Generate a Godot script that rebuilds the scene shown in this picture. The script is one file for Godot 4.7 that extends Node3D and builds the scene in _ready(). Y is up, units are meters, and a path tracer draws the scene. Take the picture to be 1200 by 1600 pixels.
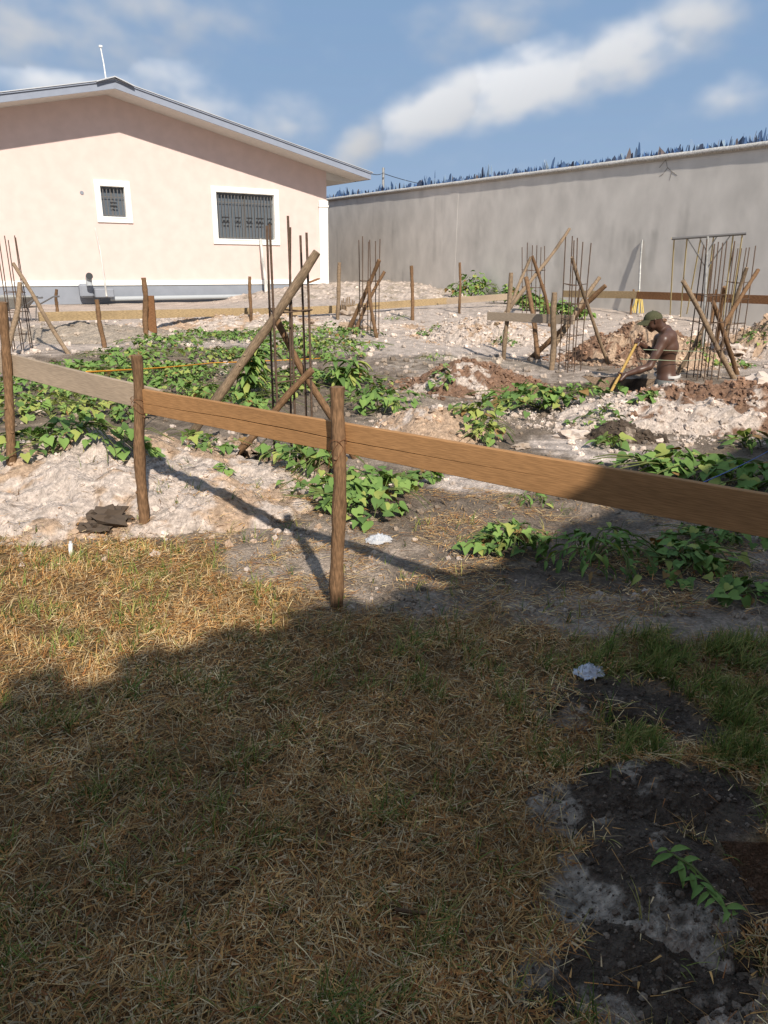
extends Node3D
# A building plot being set out: stakes, profile boards, rebar cages, a man digging, a house and a glass-topped wall.
# Photograph pixels (1200 x 1600) give directions only; distances come from the ground or the thing touched.
const F := 1130.0
const EYE := Vector3(0, 1.5, 0)
var cb: Basis
var rng := RandomNumberGenerator.new()
var names := {}
var M := {}
var nz := FastNoiseLite.new()
var nf := FastNoiseLite.new()
var nc := FastNoiseLite.new()
var mounds: Array = []
var pits: Array = []
var patches: Array = []
var lawn_edge: Array = []

# ------------------------------------------------------------------ mesh collector
class MB:
	var v := PackedVector3Array()
	var c := PackedColorArray()
	var i := PackedInt32Array()
	func p(a: Vector3, col := Color.WHITE) -> int:
		v.append(a); c.append(col)
		return v.size() - 1
	func t(a: int, b: int, d: int) -> void:
		i.append(a); i.append(b); i.append(d)
	func q(a: int, b: int, d: int, e: int) -> void:
		t(a, b, d); t(a, d, e)
	func face(pts: Array, col := Color.WHITE) -> void:
		var k := v.size()
		for a in pts:
			p(a, col)
		for j in range(1, pts.size() - 1):
			t(k, k + j, k + j + 1)
	func box(at: Vector3, size: Vector3, ch := 0.004, b := Basis.IDENTITY, col := Color.WHITE) -> void:
		var h := size * 0.5
		ch = minf(ch, minf(h.x, minf(h.y, h.z)) * 0.45)
		var id := {}
		for sx in [-1, 1]:
			for sy in [-1, 1]:
				for sz in [-1, 1]:
					for ax in 3:
						var e := h - Vector3(ch, ch, ch)
						e[ax] = h[ax]
						id[[sx, sy, sz, ax]] = at + b * (e * Vector3(sx, sy, sz))
		for ax in 3:
			var u := (ax + 1) % 3
			var w := (ax + 2) % 3
			for s in [-1, 1]:
				var ring := []
				for k in [[-1, -1], [1, -1], [1, 1], [-1, 1]]:
					var s3 := [0, 0, 0]
					s3[ax] = s; s3[u] = k[0]; s3[w] = k[1]
					ring.append(id[[s3[0], s3[1], s3[2], ax]])
				if s > 0:
					ring.reverse()
				face(ring, col)
			for k in [[-1, -1], [1, -1], [1, 1], [-1, 1]]:
				var e4 := []
				for m in [[-1, u], [1, u], [1, w], [-1, w]]:
					var s3 := [0, 0, 0]
					s3[ax] = m[0]; s3[u] = k[0]; s3[w] = k[1]
					e4.append(id[[s3[0], s3[1], s3[2], m[1]]])
				if k[0] * k[1] < 0:
					e4.reverse()
				face(e4, col)
		for sx in [-1, 1]:
			for sy in [-1, 1]:
				for sz in [-1, 1]:
					var f3 := [id[[sx, sy, sz, 0]], id[[sx, sy, sz, 1]], id[[sx, sy, sz, 2]]]
					if sx * sy * sz > 0:
						f3.reverse()
					face(f3, col)
	func tube(pts: Array, radii: Array, sides := 8, col := Color.WHITE, endcol := Color.WHITE, wob: Array = []) -> void:
		var first := v.size()
		var up := Vector3.RIGHT
		for k in pts.size():
			var d: Vector3 = (pts[mini(k + 1, pts.size() - 1)] - pts[maxi(k - 1, 0)])
			d = d.normalized()
			if absf(d.dot(up)) > 0.9:
				up = Vector3.BACK if absf(d.z) < 0.8 else Vector3.UP
			var sx := d.cross(up).normalized()
			var sy := sx.cross(d)
			for s in sides:
				var a := TAU * s / sides
				var r: float = radii[k]
				if wob.size() > 0:
					r *= 1.0 + wob[(k * 7 + s * 3) % wob.size()]
				p(pts[k] + (sx * cos(a) + sy * sin(a)) * r, col)
		for k in pts.size() - 1:
			for s in sides:
				var a := first + k * sides + s
				var b := first + k * sides + (s + 1) % sides
				q(a, b, b + sides, a + sides)
		for e in [0, pts.size() - 1]:
			var k := v.size()
			for s in sides:
				p(v[first + e * sides + s], endcol)
			for s in range(1, sides - 1):
				if e == 0:
					t(k, k + s + 1, k + s)
				else:
					t(k, k + s, k + s + 1)
	func mesh(mat: Material, smooth := true) -> ArrayMesh:
		var V := v; var C := c; var I := i
		var N := PackedVector3Array()
		if not smooth:
			V = PackedVector3Array(); C = PackedColorArray(); I = PackedInt32Array()
			V.resize(i.size()); C.resize(i.size()); I.resize(i.size()); N.resize(i.size())
			for k in range(0, i.size(), 3):
				var n := (v[i[k + 2]] - v[i[k]]).cross(v[i[k + 1]] - v[i[k]]).normalized()
				for j in 3:
					V[k + j] = v[i[k + j]]; C[k + j] = c[i[k + j]]; I[k + j] = k + j; N[k + j] = n
		else:
			N.resize(v.size())
			for k in range(0, i.size(), 3):
				var n := (v[i[k + 2]] - v[i[k]]).cross(v[i[k + 1]] - v[i[k]])
				for j in 3:
					N[i[k + j]] += n
			for k in N.size():
				N[k] = N[k].normalized() if N[k].length_squared() > 0.0 else Vector3.UP
		var a := []
		a.resize(Mesh.ARRAY_MAX)
		a[Mesh.ARRAY_VERTEX] = V; a[Mesh.ARRAY_NORMAL] = N; a[Mesh.ARRAY_COLOR] = C; a[Mesh.ARRAY_INDEX] = I
		var m := ArrayMesh.new()
		m.add_surface_from_arrays(Mesh.PRIMITIVE_TRIANGLES, a)
		m.surface_set_material(0, mat)
		return m

# ------------------------------------------------------------------ field for bodies (smooth union of tapered capsules, surface nets)
class Field:
	var o: Vector3
	var s: float
	var n: Vector3i
	var d := PackedFloat32Array()
	func _init(lo: Vector3, hi: Vector3, cell: float) -> void:
		o = lo; s = cell
		n = Vector3i(((hi - lo) / cell).ceil()) + Vector3i.ONE
		d.resize(n.x * n.y * n.z)
		d.fill(0.2)
	func cap(a: Vector3, b: Vector3, ra: float, rb: float, k := 0.03) -> void:
		var m := maxf(ra, rb) + k + 3.0 * s
		var lo := Vector3i(((a.min(b) - Vector3.ONE * m - o) / s).floor()).clamp(Vector3i.ZERO, n - Vector3i.ONE)
		var hi := Vector3i(((a.max(b) + Vector3.ONE * m - o) / s).ceil()).clamp(Vector3i.ZERO, n - Vector3i.ONE)
		var ab := b - a
		var l2 := maxf(ab.length_squared(), 1e-9)
		for z in range(lo.z, hi.z + 1):
			for y in range(lo.y, hi.y + 1):
				var at := (z * n.y + y) * n.x
				for x in range(lo.x, hi.x + 1):
					var p := o + Vector3(x, y, z) * s
					var h := clampf((p - a).dot(ab) / l2, 0.0, 1.0)
					var q := (p - a - ab * h).length() - lerpf(ra, rb, h)
					var e := d[at + x]
					var w := maxf(k - absf(q - e), 0.0)
					d[at + x] = minf(q, e) - w * w * 0.25 / k
	func net(mb: MB, col: Color) -> void:
		var id := {}
		var sx := 1
		var sy := n.x
		var sz := n.x * n.y
		var off := [0, sx, sy, sx + sy, sz, sz + sx, sz + sy, sz + sx + sy]
		for z in n.z - 1:
			for y in n.y - 1:
				var row := z * sz + y * sy
				for x in n.x - 1:
					var at := row + x
					var neg := 0
					for k in off:
						if d[at + k] < 0.0:
							neg += 1
					if neg == 0 or neg == 8:
						continue
					var sum := Vector3.ZERO
					var cnt := 0
					for k in 8:
						for ax in 3:
							if k & (1 << ax):
								continue
							var k2 := k | (1 << ax)
							var d0 := d[at + off[k]]
							var d1 := d[at + off[k2]]
							if (d0 < 0.0) != (d1 < 0.0):
								var p0 := Vector3(k & 1, (k >> 1) & 1, k >> 2)
								p0[ax] += d0 / (d0 - d1)
								sum += p0
								cnt += 1
					id[at] = mb.p(o + (Vector3(x, y, z) + sum / cnt) * s, col)
		var st := [sx, sy, sz]
		for at in id.keys():
			for ax in 3:
				var u: int = st[(ax + 1) % 3]
				var w: int = st[(ax + 2) % 3]
				var a := d[at] < 0.0
				if at + st[ax] >= d.size() or a == (d[at + st[ax]] < 0.0):
					continue
				if id.has(at - u) and id.has(at - w) and id.has(at - u - w):
					if a:
						mb.q(id[at], id[at - w], id[at - u - w], id[at - u])
					else:
						mb.q(id[at], id[at - u], id[at - u - w], id[at - w])

# ------------------------------------------------------------------ naming and tagging
func nm(called: String) -> String:
	var k: int = names.get(called, 0)
	names[called] = k + 1
	return called if k == 0 else "%s_%03d" % [called, k]
func tag(o: Node, label: String, category: String, group := "") -> void:
	o.set_meta("label", label)
	o.set_meta("category", category)
	if group != "":
		o.set_meta("group", group)
func thing(called: String, label: String, category: String, at := Vector3.ZERO, group := "", b := Basis.IDENTITY) -> Node3D:
	var o := Node3D.new()
	o.name = nm(called)
	add_child(o)
	o.transform = Transform3D(b, at)
	tag(o, label, category, group)
	return o
func part(called: String, mesh: Mesh, parent: Node, xf := Transform3D.IDENTITY) -> MeshInstance3D:
	var o := MeshInstance3D.new()
	o.name = called if parent != self else nm(called)
	o.mesh = mesh
	o.transform = xf
	parent.add_child(o, true)
	return o
func stuff(called: String, meshes: Array, xfs: Array, cols: Array, label: String, category: String, parent: Node = self) -> void:
	# alike pieces past counting: one MultiMesh object
	var mm := MultiMesh.new()
	mm.transform_format = MultiMesh.TRANSFORM_3D
	mm.use_colors = true
	mm.mesh = meshes[0]
	mm.instance_count = xfs.size()
	for k in xfs.size():
		mm.set_instance_transform(k, xfs[k])
		mm.set_instance_color(k, cols[k])
	var o := MultiMeshInstance3D.new()
	o.name = called if parent != self else nm(called)
	o.multimesh = mm
	o.set_meta("kind", "stuff")
	if parent == self:
		tag(o, label, category)
	parent.add_child(o, true)

# ------------------------------------------------------------------ camera geometry and ground
func W(x: float, h: float, f: float) -> Vector3:
	return Vector3(x, h, -f)
func ray(px: float, py: float) -> Vector3:
	return cb * Vector3((px - 600.0) / F, (800.0 - py) / F, -1.0)
func at(px: float, py: float, f: float) -> Vector3:   # point at forward distance f
	var r := ray(px, py)
	return EYE + r * (f / -r.z)
func flat(px: float, py: float, h := 0.0) -> Vector3:
	var r := ray(px, py)
	return EYE + r * ((h - EYE.y) / r.y)
func on_plane(px: float, py: float, p: Vector3, n: Vector3) -> Vector3:
	var r := ray(px, py)
	return EYE + r * ((p - EYE).dot(n) / r.dot(n))
func base_h(x: float, f: float) -> float:
	return 0.25 * smoothstep(12.5, 18.5, f) * smoothstep(-6.5, -3.0, x) + 0.03 * nz.get_noise_2d(x * 60.0, f * 60.0) * smoothstep(0.5, 4.0, f) + 0.012 * nz.get_noise_2d(x * 300.0 + 50.0, f * 300.0)
func mound_h(m: Dictionary, x: float, f: float) -> float:
	var q: Vector2 = (Vector2(x, f) - m.c).rotated(-m.rot) / m.r
	if q.length_squared() > 2.0:
		return -1.0
	var small := 1.0 + 1.2 * float(m.r.x < 0.35)
	var d := q.length() + 0.2 * small * nz.get_noise_2d(x * 110.0 * small + m.seed * 31.0, f * 110.0 * small) + 0.07 * small * nf.get_noise_2d(x * 320.0, f * 320.0 + m.seed * 9.0)
	if d >= 1.0:
		return -1.0
	var lump := nf.get_noise_2d(x * 160.0 + m.seed * 17.0, f * 160.0)
	var fine := nf.get_noise_2d(x * 700.0, f * 700.0 + m.seed)
	return m.h * pow(1.0 - d, 0.75) * (1.0 + 0.22 * lump) + m.rough * (0.6 * lump + 0.4 * fine - 0.7 * (nc.get_noise_2d(x * 420.0 + 20.0 * fine, f * 420.0 + m.seed) + 0.5)) * minf(1.0, (1.0 - d) * 4.0)
func tot_h(x: float, f: float) -> float:
	var b := base_h(x, f)
	var best := 0.0
	for m in mounds:
		best = maxf(best, mound_h(m, x, f))
	return b + best
func gp(px: float, py: float) -> Vector3:
	var r := ray(px, py)
	var t := 0.8
	var last := t
	while t < 60.0:
		var p := EYE + r * t
		if p.y < tot_h(p.x, -p.z):
			for k in 12:
				var mid := (last + t) * 0.5
				p = EYE + r * mid
				if p.y < tot_h(p.x, -p.z):
					t = mid
				else:
					last = mid
			return EYE + r * t
		last = t
		t *= 1.02
	return EYE + r * t
func in_pit(x: float, f: float, m := 0.0) -> bool:
	for r in pits:
		if x > r.position.x - m and x < r.end.x + m and f > r.position.y - m and f < r.end.y + m:
			return true
	return false
func lawn(x: float, f: float) -> float:   # 1 on the mown dry grass, 0 on the dug ground
	var e := 3.4
	for k in lawn_edge.size() - 1:
		var a: Vector2 = lawn_edge[k]
		var b: Vector2 = lawn_edge[k + 1]
		if x >= a.x and x < b.x:
			e = lerpf(a.y, b.y, (x - a.x) / (b.x - a.x))
	var l := clampf((e - f + 0.22 * nz.get_noise_2d(x * 150.0, f * 150.0 + 900.0) + 0.1 * nf.get_noise_2d(x * 500.0, f * 500.0)) / 0.22, 0.0, 1.0)
	for b in patches:
		if b.bare > 0.0:
			l *= 1.0 - b.bare * blob(b, x, f)
	return l
func blob(b: Dictionary, x: float, f: float) -> float:
	var q: Vector2 = (Vector2(x, f) - b.c) / b.r
	if q.length_squared() > 2.6:
		return 0.0
	var d: float = q.length() + 0.4 * nz.get_noise_2d(x * 130.0 + b.c.x * 77.0, f * 130.0) + 0.25 * nf.get_noise_2d(x * 420.0, f * 420.0)
	return clampf((1.05 - d) / 0.3, 0.0, 1.0)
const SOIL := {
	"chalk": Color(0.51, 0.43, 0.365), "tan": Color(0.43, 0.31, 0.215), "red": Color(0.215, 0.13, 0.085), "grey": Color(0.34, 0.275, 0.215),
	"dark": Color(0.082, 0.062, 0.046), "soil": Color(0.185, 0.145, 0.108), "litter": Color(0.19, 0.12, 0.055), "sand": Color(0.345, 0.29, 0.23)}
func ground_col(x: float, f: float) -> Color:
	var n1 := nz.get_noise_2d(x * 40.0 + 300.0, f * 40.0)
	var n2 := nf.get_noise_2d(x * 260.0, f * 260.0 + 70.0)
	var c: Color = SOIL.soil
	c = c.lerp(SOIL.grey, clampf(0.25 + n1 * 1.4 + n2 * 0.7, 0.0, 0.8))
	c = c.lerp(SOIL.chalk, clampf(smoothstep(8.5, 12.0, f + n1 * 3.0) * 0.95 + n2 * 0.35, 0.0, 1.0) * smoothstep(7.5, 9.0, f))
	for b in patches:
		var w: float = blob(b, x, f) * b.w
		if w > 0.0:
			c = c.lerp(SOIL[b.t] * (1.0 + 0.5 * n2), w)
	var l := 0.0
	if f < 5.5:
		l = lawn(x, f)
	c = c.lerp(SOIL.litter, l)
	return c * (1.0 + 0.35 * n2)
func mound_col(m: Dictionary, x: float, f: float, y: float) -> Color:
	var n1 := nz.get_noise_2d(x * 120.0 + m.seed * 13.0, f * 120.0)
	var n2 := nf.get_noise_2d(x * 330.0 + m.seed, f * 330.0)
	var c: Color = SOIL[m.a]
	c = c.lerp(SOIL[m.b], smoothstep(m.cut - 0.08, m.cut + 0.12, n1 + 0.6 * n2 + m.tilt.dot((Vector2(x, f) - m.c) / m.r)))
	c = c.lerp(SOIL.dark, smoothstep(0.42, 0.6, n2 - n1 * 0.4) * m.dk)
	return c * (1.0 + 0.5 * nf.get_noise_2d(x * 900.0, f * 900.0) + 0.4 * nf.get_noise_2d(x * 2600.0, f * 2600.0))

# ------------------------------------------------------------------ textures and materials
func ntex(sd: int, freq: float, lo: float, hi: float, size := 512, stretch := 1.0, contrast := 1.0) -> ImageTexture:
	var n := FastNoiseLite.new()
	n.seed = sd
	n.frequency = freq
	n.fractal_octaves = 5
	var im := n.get_seamless_image(size, size)
	im.convert(Image.FORMAT_L8)
	var data := im.get_data()
	for k in data.size():
		data[k] = int(clampf(lerpf(lo, hi, clampf((data[k] / 255.0 - 0.5) * contrast + 0.5, 0.0, 1.0)), 0.0, 1.0) * 255.0)
	im = Image.create_from_data(size, size, false, Image.FORMAT_L8, data)
	return ImageTexture.create_from_image(im)
func mat(col: Color, rough := 0.9, tex: Texture2D = null, scale := Vector3.ONE, bump: Texture2D = null, depth := 1.0, world := false) -> StandardMaterial3D:
	var m := StandardMaterial3D.new()
	m.albedo_color = col.linear_to_srgb()
	m.vertex_color_use_as_albedo = true
	m.roughness = rough
	m.metallic_specular = 0.3
	if tex or bump:
		m.uv1_triplanar = true
		m.uv1_world_triplanar = world
		m.uv1_scale = scale
	if tex:
		m.albedo_texture = tex
	if bump:
		m.heightmap_enabled = true
		m.heightmap_texture = bump
		m.heightmap_scale = depth
	return m
func make_materials() -> void:
	var grain := ntex(3, 0.03, 0.74, 1.0, 512, 1.0, 1.6)
	var relief := ntex(4, 0.06, 0.0, 1.0)
	var fine := ntex(5, 0.012, 0.8, 1.0, 512, 1.0, 1.5)
	var soft := ntex(7, 0.01, 0.95, 1.0, 512)
	var wood := ntex(6, 0.03, 0.62, 1.0, 512, 1.0, 1.3)
	var plank := ntex(9, 0.05, 0.80, 1.0, 512, 1.0, 1.3)
	var plaster := ntex(8, 0.008, 0.92, 1.0, 1024, 1.0, 1.3)
	M.ground = mat(Color(1.2, 1.2, 1.2), 0.95, grain, Vector3.ONE * 2.3, relief, 0.9, true)
	M.mound = mat(Color(1.2, 1.2, 1.2), 0.95, grain, Vector3.ONE * 2.9, relief, 1.0, true)
	M.clod = mat(Color.WHITE, 0.95)
	M.bark = mat(Color(0.29, 0.17, 0.09), 0.85, wood, Vector3(7, 1.2, 7), wood, 0.4)
	M.pale_bark = mat(Color(0.37, 0.265, 0.17), 0.85, wood, Vector3(7, 1.2, 7), wood, 0.4)
	M.board = mat(Color(0.47, 0.25, 0.105), 0.8, plank, Vector3(0.45, 8, 8), plank, 0.06)
	M.grey_board = mat(Color(0.44, 0.345, 0.25), 0.85, plank, Vector3(0.45, 8, 8), plank, 0.06)
	M.tan_board = mat(Color(0.55, 0.40, 0.22), 0.85, wood, Vector3(0.9, 9, 9), wood, 0.1)
	M.brown_board = mat(Color(0.30, 0.15, 0.07), 0.85, wood, Vector3(0.9, 9, 9), wood, 0.1)
	M.rebar = mat(Color(0.15, 0.10, 0.07), 0.75, fine, Vector3.ONE * 6.0)
	M.rebar.metallic = 0.35
	M.wire = mat(Color(0.17, 0.075, 0.035), 0.7)
	M.peach = mat(Color(0.665, 0.525, 0.475), 0.9, soft, Vector3.ONE * 0.35)
	M.white = mat(Color(0.86, 0.85, 0.80), 0.8, soft, Vector3.ONE * 0.5)
	M.soffit = mat(Color(0.62, 0.60, 0.56), 0.9, soft, Vector3.ONE * 0.8)
	M.plinth = mat(Color(0.255, 0.275, 0.31), 0.9, soft, Vector3.ONE * 0.5)
	M.fascia = mat(Color(0.255, 0.285, 0.345), 0.6, soft, Vector3.ONE * 0.5)
	M.roof = mat(Color(0.55, 0.56, 0.57), 0.45, soft, Vector3.ONE * 0.5)
	M.roof.metallic = 0.5
	M.black = mat(Color(0.03, 0.03, 0.032), 0.5)
	M.iron = mat(Color(0.13, 0.125, 0.12), 0.5)
	M.glass = mat(Color(0.10, 0.12, 0.14), 0.05)
	M.glass.metallic_specular = 0.6
	M.cement = mat(Color(0.61, 0.58, 0.53), 0.92, plaster, Vector3(0.15, 0.1, 0.15))
	M.coping = mat(Color(0.62, 0.60, 0.56), 0.9, grain, Vector3.ONE * 1.1, relief, 0.8)
	M.stain = mat(Color(0.20, 0.18, 0.155), 0.95)
	M.shard = []
	for k in [Color(0.05, 0.095, 0.19), Color(0.03, 0.045, 0.085), Color(0.2, 0.29, 0.42), Color(0.4, 0.52, 0.6), Color(0.14, 0.11, 0.10)]:
		var g := mat(k, 0.06)
		g.metallic_specular = 0.6
		M.shard.append(g)
	M.shard[3].transparency = BaseMaterial3D.TRANSPARENCY_ALPHA
	M.shard[3].albedo_color.a = 0.5
	M.pvc = mat(Color(0.36, 0.385, 0.40), 0.5)
	M.galv = mat(Color(0.45, 0.45, 0.43), 0.5, fine, Vector3.ONE * 2.0)
	M.galv.metallic = 0.4
	M.tray = mat(Color(0.42, 0.41, 0.37), 0.7, grain, Vector3.ONE * 2.0)
	M.rubber = mat(Color(0.025, 0.025, 0.026), 0.8)
	M.rope = mat(Color(0.66, 0.50, 0.14), 0.8)
	M.pale_rope = mat(Color(0.60, 0.50, 0.26), 0.8)
	M.orange_string = mat(Color(0.75, 0.33, 0.03), 0.7)
	M.blue_string = mat(Color(0.03, 0.10, 0.32), 0.6)
	M.green_string = mat(Color(0.28, 0.33, 0.22), 0.7)
	M.skin = mat(Color(0.085, 0.043, 0.028), 0.42)
	M.skin.metallic_specular = 0.5
	M.cap = mat(Color(0.085, 0.085, 0.045), 0.9, fine, Vector3.ONE * 8.0)
	M.shorts = mat(Color(0.19, 0.20, 0.19), 0.9, fine, Vector3.ONE * 8.0)
	M.cotton = mat(Color(0.50, 0.485, 0.455), 0.95)
	M.handle = mat(Color(0.62, 0.40, 0.12), 0.6, wood, Vector3(12, 2, 12))
	M.steel = mat(Color(0.25, 0.24, 0.23), 0.5)
	M.steel.metallic = 0.7
	M.plastic = mat(Color(0.72, 0.75, 0.78), 0.3)
	M.plastic.transparency = BaseMaterial3D.TRANSPARENCY_ALPHA
	M.plastic.albedo_color.a = 0.5
	M.blue_print = mat(Color(0.60, 0.62, 0.68), 0.4)
	M.leaf = []
	for k in [Color(0.135, 0.225, 0.06), Color(0.18, 0.28, 0.075), Color(0.10, 0.17, 0.05), Color(0.29, 0.33, 0.09), Color(0.24, 0.15, 0.06)]:
		var l := mat(k, 0.62)
		l.backlight_enabled = true
		l.backlight = Color(k.r * 0.9, k.g * 0.9, k.b * 0.5).linear_to_srgb()
		l.cull_mode = BaseMaterial3D.CULL_DISABLED
		l.metallic_specular = 0.2
		M.leaf.append(l)
	M.stem = mat(Color(0.11, 0.13, 0.04), 0.7)
	M.grass = mat(Color.WHITE, 0.75)
	M.grass.cull_mode = BaseMaterial3D.CULL_DISABLED
	M.grass.backlight_enabled = true
	M.grass.backlight = Color(0.16, 0.14, 0.06)

# ------------------------------------------------------------------ sky
func make_sky() -> ImageTexture:
	var w := 2048
	var h := 1024
	var n := FastNoiseLite.new()
	n.seed = 21
	n.frequency = 0.055
	n.fractal_octaves = 6
	n.fractal_gain = 0.52
	# clouds in view as directions: azimuth, elevation, half sizes (degrees), tilt, weight, whiteness
	var blobs := []
	for b in [[690, 170, 150, 50, 0.36, 1.1, 0.86], [820, 130, 170, 62, 0.26, 1.1, 0.92], [960, 90, 180, 60, 0.3, 0.85, 0.86], [1060, 40, 150, 60, 0.3, 0.6, 0.8], [565, 225, 80, 40, 0.6, 0.8, 0.7], [1145, 150, 60, 34, 0.1, 0.6, 0.85],
			[90, 128, 200, 34, 0.0, 0.55, 0.98], [290, 150, 130, 52, -0.35, 0.55, 0.9], [450, 195, 80, 55, 0.1, 0.55, 0.8], [760, 40, 160, 60, 0.1, 0.45, 0.72], [20, 40, 300, 130, 0.0, 0.48, 0.72], [640, 200, 160, 34, 0.2, 0.6, 0.7], [250, 20, 200, 70, 0.0, 0.42, 0.72]]:
		var r := ray(b[0], b[1]).normalized()
		blobs.append([rad_to_deg(atan2(r.x, -r.z)), rad_to_deg(asin(r.y)), b[2] / 21.0, b[3] / 21.0, b[4], b[5], b[6]])
	var data := PackedByteArray()
	data.resize(w * h * 3)
	for j in h:
		var el := 90.0 - (j + 0.5) / h * 180.0
		var e := maxf(el, 0.0)
		var k := pow(1.0 - e / 90.0, 3.0)
		var hz := exp(-e / 7.0)
		var clear := Color(0.15, 0.255, 0.43).lerp(Color(0.21, 0.325, 0.495), k).lerp(Color(0.36, 0.44, 0.55), hz * 0.7)
		for x in w:
			var at3 := (j * w + x) * 3
			var c := clear
			if el > -1.0:
				var az := fposmod((x + 0.5) / w * 360.0 + 180.0, 360.0) - 180.0
				var sc := cos(deg_to_rad(el))
				var a := az * sc
				var v := n.get_noise_2d(a * 3.2 + 400.0, el * 6.0)
				var den := 0.0
				var white := 0.9
				if absf(az) < 45.0 and el < 40.0:
					var best := 0.0
					for b in blobs:
						var q := Vector2(az - b[0], el - b[1]).rotated(-b[4])
						var g: float = b[5] * maxf(0.0, 1.0 - Vector2(q.x / b[2], q.y / b[3]).length())
						if g > best:
							best = g
							white = b[6] * (0.93 + 0.10 * clampf(q.y / b[3] * 2.0, -1.0, 1.0))
						den = maxf(den, g)
					den = smoothstep(0.02, 0.88, den * 1.15 + v * 0.55 * (0.35 + den))
				var out := smoothstep(0.0, 0.42, v + 0.05 + 0.35 * n.get_noise_2d(a * 0.8, el * 1.6 + 90.0)) * 0.8
				den = maxf(den * 0.9, out * clampf((maxf(absf(az) - 32.0, el - 24.0)) / 12.0, 0.0, 1.0))
				c = c.lerp(Color(0.78 * white, 0.785 * white, 0.80 * white), clampf(den, 0.0, 1.0))
			c = c.linear_to_srgb()
			data[at3] = int(clampf(c.r, 0, 1) * 255.0)
			data[at3 + 1] = int(clampf(c.g, 0, 1) * 255.0)
			data[at3 + 2] = int(clampf(c.b, 0, 1) * 255.0)
	return ImageTexture.create_from_image(Image.create_from_data(w, h, false, Image.FORMAT_RGB8, data))

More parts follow.
